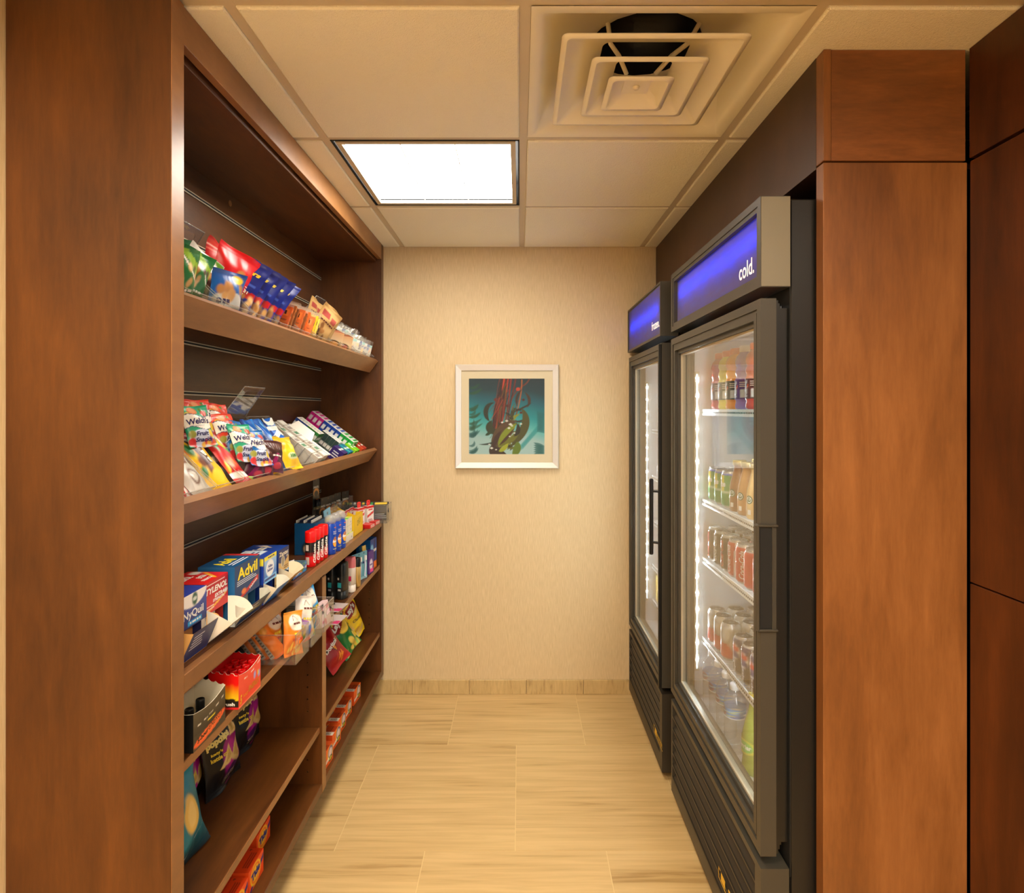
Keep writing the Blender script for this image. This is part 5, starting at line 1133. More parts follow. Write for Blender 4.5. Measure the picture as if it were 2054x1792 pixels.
for i, (x, y, z) in enumerate([(-.70, 2.735, ZS3), (-.695, 2.812, ZS3)]):
    A = Art((214, 40, 40), 18, 10).rect(.2, .2, .9, .8, (226, 206, 200)).lines((.25, .25, .85, .75), 2, (206, 50, 50)); q = MB(); carton(q, .055, .05, .017, (196, 30, 32), A, (206, 60, 56)); o = q.build('bandage_box', M['card'], None, TM((x, y, z), 10)); tag(o, f'small red first aid box lying flat under the upright ones, {["left", "right"][i]}', 'first aid box', 'red and white first aid boxes')
for i in range(3):
    redwhite(f'slim red and white first aid packet, {ORD[i]} from the left before the battery cards', -.775, 2.635 + .055 * i, ZS3 + .035, .04, .008, .055, 6, False)
# battery blister cards, a bin at the far end
def battery_card(full):
    A = Art((22, 20, 20), 20, 40).rect(.06, .68, .94, .78, (30, 26, 24)).ell(.5, .56, .42, .13, (206, 130, 50)).ell(.5, .52, .32, .10, (28, 22, 20)).rect(0, 0, .05, 1, (60, 50, 40)).lines((.1, .04, .9, .12), 2, (160, 150, 130))
    return A.text('DURACELL', .5, .73, .06, (226, 220, 206), .84, bold=.04).ell(.5, .94, .08, .02, (90, 60, 40))
t0 = thing('battery_pack', 'tallest black and copper battery card, leftmost in the row', 'battery pack', None, 'battery cards at the far end of the shelf')
q = MB(); carton(q, .056, .0012, .135, (26, 24, 24), battery_card(1)); q.build('card', M['card'], t0)
o = None
for s in (-1, 1):
    q = MB(); q.lathe([(.0001, 0), (.0068, 0), (.0068, .012), (.0068, .0121), (.0068, .040), (.003, .0405), (.0028, .042), (.0001, .042)], 14, 0, np.tile(np.array([lin((206, 130, 60))] * 3 + [lin((24, 22, 22))] * 3 + [lin((206, 180, 130))] * 2)[None, ::-1], (15, 1, 1)), o=(.0095, s * .0105, .008)); q.build('battery', M['metalprint'], t0)
BP = [(-.855, 2.50, ZS3 + .118, 10), (-.85, 2.565, ZS3 + .026, 12), (-.848, 2.635, ZS3 + .022, 12), (-.846, 2.70, ZS3 + .02, 14), (-.844, 2.76, ZS3 + .02, 14), (-.83, 2.835, ZS3 + .018, 18)]
for y_ in (2.60, 2.785): acrylic_bin('clear bin holding the battery cards, ' + ('left' if y_ < 2.7 else 'right') + ' of the two', .18, .07, .125, .125, TM((-.805, y_, ZS3)), 0, False, 'clear bins of battery cards')
t0.matrix_basis = TM((BP[0][0], BP[0][1], BP[0][2]), 8)
for i in range(1, 6): dup(t0, TM((BP[i][0], BP[i][1], BP[i][2]), BP[i][3]), f'black and copper battery card, {ORD[i]} from the left in the row')
acrylic_bin('clear acrylic bin jutting past the shelf edge beside the far end panel', .11, .20, .085, .085, TM((-.632, 2.885, ZS3)), 0, True, None)
for i in range(8):
    A = Art((28, 28, 30), 14, 20).rect(.1, .86, .9, .97, [(240, 200, 50), (60, 160, 70), (220, 220, 210)][i % 3]).rect(.1, .45, .9, .75, (60, 60, 66)).lines((.1, .1, .9, .4), 3, (130, 140, 150))
    q = MB(); carton(q, .075, .005, .09, (34, 34, 36), A); o = q.build('battery_pack', M['card'], None, TM((-.672 - .0205 * i, 2.885, ZS3 + .003), 78, 8)); tag(o, f'small black hanging card, {ORD[i]} from the front in the far bin', 'battery pack', 'black cards standing in the far bin')

# ------------------------------------------------------------------ right bay, upper shelf: deodorants and toiletries
ZR = .6774
def deo(label, m, base, cap, w=.036, d=.060, h=.15, capf=.36, stripe=(60, 190, 200), grp=None):
    t = thing('deodorant', label, 'deodorant', m, grp)
    S = lambda k, z: [(d / 2 * k * math.copysign(abs(math.cos(a)) ** .6, math.cos(a)), w / 2 * k * math.copysign(abs(math.sin(a)) ** .6, math.sin(a)), z) for a in np.linspace(0, 2 * PI, 25)[:-1]]
    zc = h * (1 - capf)
    q = MB(); loft(q, [S(.02, 0), S(.92, 0), S(.98, .004), S(.98, h * .2), S(.9, h * .205), S(.9, h * .22), S(1, h * .225), S(1, zc)], 0, True, False); V = q.V[-1]; q.C[-1] = np.tile(lin(base), (len(V), 1)); q.build('body', M['gloss'], t)
    q = MB(); loft(q, [S(1.0, zc), S(.99, h * .9), S(.9, h * .985), S(.6, h), S(.02, h)]); q.C[-1] = np.tile(lin(cap), (len(q.V[-1]), 1)); q.build('cap', M['gloss'], t)
    q = MB(); fn = lambda X, Y: np.stack([np.asarray(X), np.full_like(np.asarray(X), -w / 2 - .0006), np.asarray(Y)], -1)
    def rc(a, b, c, e, col): q.add(fn(np.array([a, c, c, a]), np.array([b, b, e, e])), [(0, 1, 2, 3)], 0, lin(col))
    rc(-.006, h * .33, .012, h * .47, stripe); rc(-.006, h * .54, .002, h * .6, (220, 216, 206)); rc(-.004, h * .24, .01, h * .29, (200, 200, 196)); q.build('print', M['gloss'], t)
    return t
for i, x in enumerate((-.782, -.748, -.712)): pass
d0 = deo('dark grey deodorant stick, backmost of the three in a line', TM((-.80, 2.43, ZR), 20), (40, 42, 42), (26, 28, 28), .05, .034, .148, grp='dark grey deodorant sticks')
dup(d0, TM((-.762, 2.43, ZR), 20), 'dark grey deodorant stick, middle of the three in a line'); dup(d0, TM((-.722, 2.428, ZR), 20), 'dark grey deodorant stick nearest the shelf edge')
deo('white deodorant stick with a pink cap', TM((-.716, 2.515, ZR), 6), (236, 226, 216), (206, 110, 116), .036, .045, .148, .3, (206, 40, 90))
t = thing('spray_can', 'gold spray can with a black cap on the right bay shelf', 'spray can', TM((-.708, 2.588, ZR)))
q = MB(); q.lathe([(.014, 0), (.0165, .003), (.0165, .086), (.014, .09)], 28, 0, lin((206, 172, 104))); fn = lambda X, Y: np.stack([.0169 * np.cos(np.asarray(X) / .0165), .0169 * np.sin(np.asarray(X) / .0165), np.asarray(Y)], -1)
q.build('body', M['metalprint'], t)
q = MB(); q.lathe([(.0168, .088), (.0168, .12), (.015, .125), (.0001, .126)], 28, 0, lin((14, 14, 14))); q.build('cap', M['gloss'], t)
for i, (x, y) in enumerate([(-.735, 2.64), (-.722, 2.675), (-.71, 2.712)]):
    t = thing('toothbrush_pack', f'teal toothbrush blister card, {ORD[i]} from the left', 'toothbrush', TM((x, y, ZR), 24), 'teal toothbrush cards')
    A = Art((110, 170, 186), 16, 40).rect(.1, .55, .9, .62, (40, 80, 140)).scrib('', .5, .58, .05, (30, 50, 110), .6, bold=.04).rect(.0, .0, 1, .08, (160, 206, 216)).ell(.5, .93, .1, .03, (60, 90, 100)); q = MB(); carton(q, .045, .0015, .125, (120, 176, 190), A); q.build('card', M['card'], t)
    q = MB(); q.tube([(.006, 0, .012), (.008, .002, .06), (.006, 0, .1)], .0035, 8, 0, lin((206, 216, 236))); q.box((.006, -.004, .086), (.014, .004, .106), 0, lin((240, 240, 240))); q.build('toothbrush', M['gloss'], t)
A = Art((240, 206, 110), 16, 30).rect(.1, .6, .9, .9, (236, 190, 80)).ell(.5, .68, .3, .1, (60, 50, 70)).lines((.1, .1, .9, .5), 4, (150, 110, 50)); q = MB(); carton(q, .03, .004, .14, (230, 196, 100), A, left=A)
tag(q.build('hang_card', M['card'], None, TM((-.716, 2.752, ZR), 14, 2)), 'tall pale yellow card between the toothbrushes and the purple pack', 'card')
A = Art((76, 34, 130), 18, 26).ell(.5, .4, .3, .24, (214, 206, 226)).rect(.3, .06, .9, .2, (236, 60, 140)).scrib('', .5, .4, .1, (76, 34, 130), .5, bold=.05); q = MB(); carton(q, .05, .03, .105, (60, 26, 110), A, (90, 50, 150), (70, 30, 120))
tag(q.build('toiletry_box', M['gloss'], None, TM((-.712, 2.80, ZR), 14)), 'purple toiletry pack with a white oval', 'toiletry box')
A = Art((26, 80, 170), 24, 34).grad(.5, 1, (40, 110, 200), (22, 60, 140)).rect(.0, .0, 1, .24, (240, 120, 30)).rect(.55, .24, .8, .95, (20, 40, 110)).scrib('', .66, .6, .12, WHITE, .62, rot=90, bold=.04).ell(.25, .7, .2, .12, (120, 190, 230)); q = MB(); carton(q, .085, .07, .145, (24, 96, 160), A, (24, 96, 170), Art((20, 90, 150), 16, 20).ell(.5, .7, .3, .12, (100, 160, 190)))
tag(q.build('toiletry_box', M['card'], None, TM((-.742, 2.885, ZR), 6)), 'large blue and orange toiletry box by the far end panel', 'toiletry box')
for i, (x, y, z) in enumerate([(-.735, 2.30, ZR), (-.70, 2.165, ZR)]):
    A = Art((196, 180, 178), 20, 24).ell(.5, .75, .3, .1, (226, 170, 190)).poly([(.1, 0), (.4, 0), (.3, .5), (.1, .4)], (206, 60, 110)).ell(.55, .42, .12, .06, (30, 26, 30)).scrib('', .6, .74, .08, (150, 60, 90), .5)
    q = MB(); carton(q, .10, .002, .13, (190, 172, 170), A); q.tube([(.004, -.03, .03), (.005, .0, .06), (.004, .03, .05)], .003, 6, 0, lin((30, 26, 30))); tag(q.build('hang_card', M['card'], None, TM((x + .055, y, z + .003), 6, 89)), ['pink and white card lying flat in front of the dark deodorants', 'pink and white card lying flat at the shelf edge behind the divider'][i], 'card', 'pink cards lying flat')
q = MB(); carton(q, .09, .09, .012, (40, 80, 160), None, Art((50, 100, 180), 12, 12).rect(.2, .2, .8, .8, (226, 230, 236))); tag(q.build('hang_card', M['card'], None, TM((-.80, 2.19, ZR))), 'blue pack lying flat behind the pink cards', 'card')

# ------------------------------------------------------------------ right bay, middle shelf: crisp bags
ZC = .3425
def lays(c, dark, seed):
    a = Art(c, 40, 56).ell(.62, .78, .34, .22, (250, 214, 60) if dark else (246, 190, 40)).ell(.6, .80, .26, .17, (250, 226, 120) if not dark else (240, 200, 70))
    a.poly([(.10, .70), (.30, .66), (.94, .82), (.92, .95), (.70, .97), (.14, .84)], (150, 24, 30)).text("Lay's", .52, .825, .16, WHITE, .66, bold=.05, shear=.15, rot=10)
    a.blobs(7, (.12, .08, .92, .34), .11, [(240, 196, 110), (232, 180, 84), (246, 214, 140)] if not dark else [(230, 200, 90), (214, 180, 60), (150, 190, 90)], seed, .7)
    return a.text('Classic' if not dark else ' ', .6, .52, .07, (90, 60, 20) if not dark else WHITE, .5, shear=.2)
YEL = (246, 208, 14); GRN = (10, 116, 48)
bag('crisp_bag', 'yellow crisp bag at the front right, its red banner fully in view', .155, .168, .05, lays(YEL, 0, 1), TM((-.772, 2.84, ZC + .017), 18, 16, 12), YEL, 120, 'crisps', 'crisp bags on the right bay shelf')
bag('crisp_bag', 'yellow crisp bag just left of the front yellow one, half hidden', .145, .165, .05, lays(YEL, 0, 2), TM((-.79, 2.735, ZC + .022), 22, 18, 16), YEL, 121, 'crisps', 'crisp bags on the right bay shelf')
bag('crisp_bag', 'yellow crisp bag at the back under the upper shelf edge', .14, .185, .045, lays(YEL, 0, 3), TM((-.88, 2.72, ZC), 10, 4, 0), YEL, 122, 'crisps', 'crisp bags on the right bay shelf')
bag('crisp_bag', 'yellow crisp bag furthest left behind the green bags', .13, .185, .045, lays(YEL, 0, 4), TM((-.90, 2.60, ZC), 10, 4, -6), YEL, 123, 'crisps', 'crisp bags on the right bay shelf')
bag('crisp_bag', 'green crisp bag tilted at the front of the pile', .125, .175, .045, lays(GRN, 1, 5), TM((-.742, 2.655, ZC + .028), 28, 20, 26), GRN, 124, 'crisps', 'crisp bags on the right bay shelf', wr=1.6)
bag('crisp_bag', 'green crisp bag behind the tilted green one', .13, .19, .045, lays(GRN, 1, 6), TM((-.84, 2.55, ZC), 16, 10, 6), GRN, 125, 'crisps', 'crisp bags on the right bay shelf')
a = Art((168, 26, 28), 40, 56).grad(0, .5, (190, 30, 30), (150, 24, 26)).rect(.1, .72, .6, .9, (190, 50, 44)).poly([(.16, .48), (.7, .56), (.9, .66), (.62, .62), (.56, .36), (.42, .50), (.14, .58)], (26, 22, 22)).poly([(.45, .52), (.56, .38), (.6, .56)], (236, 150, 40))
a.text('Doritos', .45, .56, .11, WHITE, .62, bold=.05, rot=12).poly([(.5, .14), (.6, .34), (.68, .2)], (240, 150, 50)).poly([(.64, .1), (.72, .34), (.82, .2)], (236, 140, 40)).poly([(.58, .08), (.7, .1), (.64, .24)], (220, 120, 30)).lines((.68, .56, .88, .66), 2, (226, 180, 160))
bag('crisp_bag', 'dark red tortilla chip bag leaning in front of the green bags', .128, .175, .05, a, TM((-.752, 2.515, ZC + .025), 30, 26, 22), (160, 24, 26), 126, 'crisps', 'crisp bags on the right bay shelf', wr=1.4)
a = Art((206, 24, 26), 30, 46).poly([(.6, 0), (1, 0), (1, 1), (.8, 1)], (246, 190, 40)).ell(.3, .75, .3, .16, (246, 206, 90)).lines((.2, .3, .7, .5), 3, (240, 160, 140)).rect(0, .06, .4, .14, (240, 236, 226))
bag('crisp_bag', 'red and yellow corn chip bag half hidden behind the divider', .12, .17, .045, a, TM((-.80, 2.365, ZC + .022), 24, 34, 20), (200, 24, 26), 127, 'crisps', 'crisp bags on the right bay shelf', wr=1.4)
a = Art((226, 70, 50), 24, 36).ell(.4, .6, .3, .2, (246, 180, 90)).rect(0, .06, 1, .12, (200, 40, 36)); bag('crisp_bag', 'orange red bag corner showing beside the divider', .12, .17, .04, a, TM((-.775, 2.165, ZC + .003), 24, 44, -10), (214, 60, 44), 128, 'crisps', 'crisp bags on the right bay shelf')

# ------------------------------------------------------------------ small detergent boxes on the base shelf
def detergent(name, lb, m, kind, grp, deep=.045):
    L_, h = .092, .063
    if kind == 0:
        f = Art((238, 78, 22), 40, 28).poly([(.0, .0), (.2, 0), (1, .62), (1, .86)], (50, 40, 120)).ell(.46, .52, .34, .46, (250, 204, 40)).ell(.46, .52, .29, .39, (240, 110, 30)).ell(.46, .52, .22, .30, (250, 196, 40)).text('Tide', .46, .54, .34, (34, 44, 130), .56, bold=.06, rot=8)
        tp = Art((226, 66, 20), 30, 16).rect(.0, .9, 1, 1, (200, 50, 16)); 
        for k in range(3): tp.rect(.2, .25 + .14 * k, .8, .30 + .14 * k, (150, 40, 20))
        tp.poly([(.86, .8), (.98, .8), (.92, .6)], (100, 30, 20))
    else:
        f = Art((240, 100, 30), 40, 28).ell(.68, .58, .30, .44, (250, 200, 40)).ell(.7, .62, .24, .36, (70, 80, 150)).ell(.7, .60, .18, .26, (226, 206, 206)).ell(.72, .26, .2, .16, (50, 50, 50)).ell(.72, .26, .14, .09, (206, 190, 40)).text('bounce', .30, .36, .24, (246, 240, 230), .5, bold=.05, rot=6)
        tp = Art((214, 84, 30), 30, 16)
        for k in range(6): tp.rect(.05, .12 + .14 * k, .7, .19 + .14 * k, (130, 40, 20))
        tp.rect(.0, .0, .26, 1, (240, 226, 206)).lines((.04, .2, .22, .8), 4, (150, 130, 110))
    q = MB(); carton(q, L_, deep, h, (226, 70, 22), f, tp, (226, 84, 30) if kind else (236, 84, 30)); return tag(q.build(name, M['card'], None, m), lb, 'laundry box', grp)
ZB = .1484
for i, (x, y) in enumerate([(-.722, 2.652), (-.722, 2.511), (-.716, 2.405), (-.706, 2.301), (-.696, 2.172)]):
    detergent('laundry_box', f'orange dryer sheet box in the front row, {["furthest from", "fourth from", "third from", "second from", "nearest to"][i]} the divider', TM((x - .022, y, ZB), 3), 1, 'orange dryer sheet boxes on the base shelf', .042)
    if i < 4: detergent('laundry_box', f'orange dryer sheet box in the back row, {["furthest from", "fourth from", "third from", "second from"][i]} the divider', TM((x - .068, y + .006, ZB), 3), 1, 'orange dryer sheet boxes on the base shelf', .042)
for i, (x, y) in enumerate([(-.722, 1.63), (-.718, 1.525), (-.716, 1.42)]):
    detergent('laundry_box', f'orange detergent box with a round logo, {["furthest", "middle", "nearest"][i]} of the front row on the base shelf', TM((x - .022, y, ZB)), 0, 'orange detergent boxes on the base shelf')
    detergent('laundry_box', f'orange detergent box, {["furthest", "middle", "nearest"][i]} of the back row on the base shelf', TM((x - .070, y + .002, ZB)), 0, 'orange detergent boxes on the base shelf')
detergent('laundry_box', 'orange and blue detergent box showing just beyond the row', TM((-.782, 1.765, ZB), 0), 0, 'orange detergent boxes on the base shelf')

# ------------------------------------------------------------------ left bay: energy drink cartons, cracker bins, popped chips
ZL = .7171
def shot_tray(label, y0, y1, xb, xf, hf, hb, out, ins, front, left, ncap, capcol, notch, seed):
    w, d = y1 - y0, xf - xb; t = thing('drink_carton', label, 'drink carton', TM(((xf + xb) / 2, (y0 + y1) / 2, ZL)))
    q = MB(); x0, x1 = -d / 2, d / 2; n = 14
    def wall(P0, P1, h0, h1, art, inner, jag=0.0):
        A = art if isinstance(art, Art) else Art(art, n, 8)
        hh = h0 + (h1 - h0) * A.U + (jag * .004 * np.sign(np.sin(A.U * 26)) if jag else 0) - .010 * np.sin(PI * A.U) * (1 if jag == 0 else 0)
        X = P0[0] + (P1[0] - P0[0]) * A.U; Y = P0[1] + (P1[1] - P0[1]) * A.U
        q.grid(np.stack([X, Y, A.V * hh], -1), A.C, 0, False)
        nx, ny = (P1[1] - P0[1]), -(P1[0] - P0[0]); L_ = math.hypot(nx, ny); nx, ny = nx / L_, ny / L_
        q.grid(np.stack([X - nx * .0007, Y - ny * .0007, A.V * hh], -1), lin(inner), 0, False, flip=True)
        E = np.stack([np.stack([X[:, -1], Y[:, -1], hh[:, -1] + .0003], -1), np.stack([X[:, -1] - nx * .0014, Y[:, -1] - ny * .0014, hh[:, -1] + .0003], -1)], 1); q.grid(E, lin((236, 226, 206)), 0, False, flip=True)
        put_text(q, A, lambda a, b: np.stack([P0[0] + (P1[0] - P0[0]) * np.asarray(a) / L_ + nx * .0005, P0[1] + (P1[1] - P0[1]) * np.asarray(a) / L_ + ny * .0005, np.asarray(b)], -1), L_, h0, 0)
    wall((x1, -w / 2), (x1, w / 2), hf, hf * 1.0, front, ins); wall((x0, w / 2), (x0, -w / 2), hb, hb, out, ins, 1.0)
    wall((x0, -w / 2), (x1, -w / 2), hb, hf, left, ins, 0.6 if seed else 0); wall((x1, w / 2), (x0, w / 2), hf, hb, out, ins, .5)
    q.box((x0 + .001, -w / 2 + .001, .0004), (x1 - .001, w / 2 - .001, .001), 0, lin(ins)); q.build('carton', M['card'], t)
    return t
f = Art((62, 54, 40), 44, 28).grad(.4, 1, (50, 44, 32), (86, 76, 56)).ell(.5, .24, .5, .14, (236, 96, 40), 14).ell(.52, .26, .36, .09, (246, 120, 60), 14)
for k in range(22): f.rect(.08 + .04 * k, .60 + .008 * k, .11 + .04 * k, .625 + .008 * k, (236, 226, 206))
f.text('5-hour', .28, .22, .13, (60, 40, 20), .34, bold=.03, shear=.2, rot=6).text('ENERGY', .68, .32, .15, (70, 44, 20), .46, bold=.0, shear=.25, rot=8).rect(.44, .52, .66, .57, (246, 220, 40)).rect(.3, .46, .76, .468, (206, 70, 40))
shot_tray('black open energy drink carton on the left, nearly empty, white inside', 1.262, 1.399, -.765, -.692, .082, .105, (30, 28, 26), (226, 216, 190), f, Art((18, 18, 18), 12, 10).rect(0, .42, 1, .435, (90, 90, 88)), 2, (16, 16, 16), 0, 0)
f = Art((236, 62, 36), 44, 28).grad(0, 1, (236, 66, 40), (246, 84, 60)).rect(0, 0, 1, .04, (250, 120, 90)).ell(.72, .62, .05, .12, (170, 170, 220)).ell(.92, .5, .05, .1, (170, 170, 220)).rect(.84, .5, .9, .66, (246, 214, 60))
f.text('5', .1, .22, .26, (240, 180, 30), .09, bold=.05, shear=.2).text('hour', .30, .26, .12, (240, 150, 30), .22, shear=.2).text('ENERGY', .68, .30, .17, (206, 140, 30), .5, bold=.02, shear=.12)
for k in range(18): f.rect(.10 + .05 * k, .78 + .006 * k, .14 + .05 * k, .80 + .006 * k, (246, 230, 216))
l = Art((230, 20, 14), 24, 26).grad(.28, .72, (250, 206, 30), (232, 30, 14)).band(lambda u: u * 0, lambda u: .26 + .04 * np.sin(u * 3), (40, 34, 24)).rect(0, 0, 1, .05, (220, 40, 40)).text('rush', .7, .14, .09, WHITE, .36, bold=.05)
shot_tray('red open energy drink carton packed with small red capped bottles', 1.446, 1.569, -.757, -.683, .083, .092, (206, 20, 16), (196, 16, 14), f, l, 12, (206, 10, 10), 0, 1)
def shot(col, label, m, grp):
    t = thing('drink_bottle', label, 'bottle', m, grp)
    q = MB(); q.lathe([(.0095, 0), (.0108, .002), (.0108, .042), (.008, .052), (.0066, .055)], 20, 0, lin(tuple(int(v * .8) for v in col))); q.build('body', M['gloss'], t)
    q = MB(); q.lathe([(.0092, .053), (.0094, .054), (.0094, .073), (.0088, .0746), (.0074, .0746), (.0070, .0738), (.0001, .0738)], 24, 0, lin(col)); q.build('cap', M['gloss'], t); return t
s0 = None
for r_ in range(4):
    for c_ in range(3):
        m = TM((-.7435 + .0215 * c_ + (.002 if r_ % 2 else 0), 1.465 + .0285 * r_, ZL + .0012)); lb = f'red capped shot bottle, {ORD[r_]} from the left, {["back", "middle", "front"][c_]} row of the red carton'
        s0 = shot((206, 8, 10), lb, m, 'red shot bottles in the red carton') if s0 is None else (dup(s0, m, lb))
s1 = shot((18, 17, 17), 'black capped shot bottle further back in the black carton', TM((-.722, 1.345, ZL + .0012)), 'black shot bottles in the black carton'); dup(s1, TM((-.722, 1.300, ZL + .0012)), 'black capped shot bottle nearest the end panel in the black carton')
for i, (y0, y1) in enumerate([(1.697, 1.803), (1.824, 1.924), (1.944, 2.046)]):
    acrylic_bin(f'clear acrylic snack bin jutting over the lower shelf edge, {["left", "middle", "right"][i]} of the three', y1 - y0, .26, .085, .085, TM((-.638, (y0 + y1) / 2, ZL)), 0, True, 'snack bins jutting over the lower left shelf')
def cracker_bag(base, seed, word='Baked'):
    a = Art(base, 34, 46).grad(.55, 1, base, (240, 160, 50) if base[0] > 230 and base[2] < 90 else base).ell(.55, .74, .38, .18, (246, 240, 226)).ell(.55, .74, .32, .14, (246, 238, 220)).poly([(.3, .76), (.5, .88), (.7, .76), (.66, .8), (.5, .92), (.34, .8)], (120, 60, 50))
    return a.scrib('', .55, .72, .06, (110, 50, 40), .46, bold=.04, shear=.2).scrib('', .6, .48, .09, (250, 224, 60), .5, bold=.06, rot=8).scrib('', .6, .36, .08, (200, 50, 30), .7, bold=.05, rot=8).blobs(6, (.2, .06, .9, .26), .09, [(246, 190, 70), (250, 206, 100)], seed, .6)
OR = (244, 130, 20)
BG = 'snack cracker bags in the acrylic bins'
bag('cracker_bag', 'orange cracker bag standing tall at the front of the left bin', .078, .125, .035, cracker_bag(OR, 1), TM((-.668, 1.755, ZL + .004), 20, 10, -10), OR, 130, 'crackers', BG, wr=1.4)
bag('cracker_bag', 'orange cracker bag with a pale oval at the back of the left bin', .082, .125, .035, cracker_bag((240, 150, 40), 2), TM((-.735, 1.768, ZL + .004), 18, 4, -4), OR, 131, 'crackers', BG)
for i, (x, ro) in enumerate([(-.745, -32), (-.715, -32), (-.690, -34)]):
    a = Art(OR, 20, 40).rect(0, 0, .25, 1, (196, 190, 176)).lines((.04, .1, .22, .9), 9, (120, 110, 100)).ell(.6, .8, .2, .1, (246, 170, 60)).rect(0, 0, 1, .06, (240, 110, 20))
    bag('cracker_bag', f'slanted orange cracker pack in the left bin, {ORD[i]} from the back', .05, .115, .018, a, TM((x - .012, 1.738 + .004 * i, ZL + .006), 62, 6, -ro), OR, 133 + i, 'crackers', BG, wr=1.2)
bag('cracker_bag', 'silver and white cracker bag behind the tall orange one', .082, .135, .03, cracker_bag((206, 200, 190), 3), TM((-.82, 1.868, ZL + .004), 12, 2, -8), (180, 180, 176), 137, 'crackers', BG)
bag('cracker_bag', 'white cracker bag with a red seam in the middle bin', .078, .135, .034, cracker_bag((238, 230, 220), 4).ell(.72, .3, .16, .12, (246, 196, 40)), TM((-.69, 1.868, ZL + .004), 26, 6, -16), (230, 224, 214), 138, 'crackers', BG, wr=1.4)
bag('cracker_bag', 'blue and grey cracker bag at the back of the middle bin', .08, .15, .03, cracker_bag((60, 130, 180), 5), TM((-.87, 1.868, ZL + .004), 10, 0, 4), (50, 110, 160), 139, 'crackers', BG)
a = Art((230, 226, 214), 20, 16).blobs(22, (0, 0, 1, 1), .12, [(60, 150, 70), (230, 60, 50), (246, 206, 50), (150, 90, 180), (60, 120, 200)], 7); bag('candy_bag', 'small multicoloured sweet bag low in the middle bin', .08, .07, .03, a, TM((-.668, 1.874, ZL + .004), 20, 12, 4), (226, 210, 190), 140, 'candy bag')
bag('cracker_bag', 'bright blue cracker bag rising out of the right bin', .072, .155, .034, cracker_bag((70, 170, 232), 6).ell(.7, .34, .16, .12, (246, 206, 50)), TM((-.675, 1.975, ZL + .004), 30, 6, 14), (60, 160, 226), 141, 'crackers', BG, wr=1.4)
bag('cracker_bag', 'white snack bag behind the bright blue one', .07, .13, .03, cracker_bag((226, 222, 214), 7), TM((-.755, 1.985, ZL + .004), 14, 2, 0), (214, 210, 204), 142, 'crackers', BG)
a = Art((236, 206, 206), 20, 24).blobs(10, (.1, .1, .9, .9), .12, [(206, 80, 120), (30, 28, 30), (240, 240, 236)], 4, .6); q = MB(); carton(q, .07, .02, .075, (226, 196, 200), a); tag(q.build('hang_card', M['card'], None, TM((-.658, 2.003, ZL + .004), 10, 12)), 'pink and black packet at the front of the right bin', 'card')
def chips(base, w_, seed):
    a = Art((20, 19, 19), 48, 64).ell(.62, .42, .34, .30, (150, 20, 120), 20).ell(.6, .38, .22, .22, (186, 30, 140), 20).ell(.6, .2, .25, .1, (80, 26, 90))
    for P in ([(.55, .66), (.74, .92), (.86, .64)], [(.20, .34), (.52, .58), (.60, .38)], [(.5, .36), (.92, .56), (.82, .22)]): a.poly(P, (222, 190, 120))
    for P in ([(.60, .69), (.73, .85), (.80, .68)], [(.32, .39), (.50, .53), (.54, .42)], [(.62, .38), (.86, .50), (.80, .30)]): a.poly(P, (196, 156, 80)); 
    return a.text('popchips', .30, .71, .13, (226, 206, 120), .50, bold=.07, rot=4).text("katy's", .22, .565, .05, (226, 196, 50), .22, bold=.04).text('kettle corn', .28, .50, .055, (226, 196, 50), .38, bold=.04).text('think popped', .58, .135, .035, (226, 206, 150), .4, bold=.03).text('never fried, never baked', .58, .10, .02, (200, 180, 130), .42).text('natural', .56, .055, .03, (150, 20, 90), .2)
ZP = .345
bag('crisp_bag', 'black and purple popped chip bag at the front of the three', .165, .215, .06, chips(0, 0, 1), TM((-.862, 1.742, ZP), 6, 8, 2), (18, 18, 18), 150, 'crisps', 'black popped chip bags', 'film', 1.5)
bag('crisp_bag', 'black and purple popped chip bag behind on the right', .165, .215, .05, chips(0, 0, 2), TM((-.885, 1.945, ZP), 2, 6, 0), (18, 18, 18), 151, 'crisps', 'black popped chip bags', 'film', 1.4)
bag('crisp_bag', 'black popped chip bag turned aside at the left of the three', .165, .21, .05, chips(0, 0, 3), TM((-.908, 1.625, ZP), -6, 4, -4), (18, 18, 18), 152, 'crisps', 'black popped chip bags', 'film', 1.4)
a = Art((10, 122, 142), 40, 56).grad(0, .22, (18, 22, 24), (10, 110, 128)).ell(.62, .56, .20, .16, (236, 196, 96), 60).ell(.62, .56, .14, .09, (246, 214, 130), 60).text('NET WT. 1 OZ', .76, .30, .035, (206, 226, 226), .36).text('snack', .42, .16, .05, (220, 236, 236), .3, bold=.03)
bag('crisp_bag', 'teal chip bag with a golden crisp, half hidden behind the end panel', .19, .22, .06, a, TM((-.80, 1.425, ZP), 2, 8, 6), (12, 60, 70), 153, 'crisps', None, 'film', 1.3)

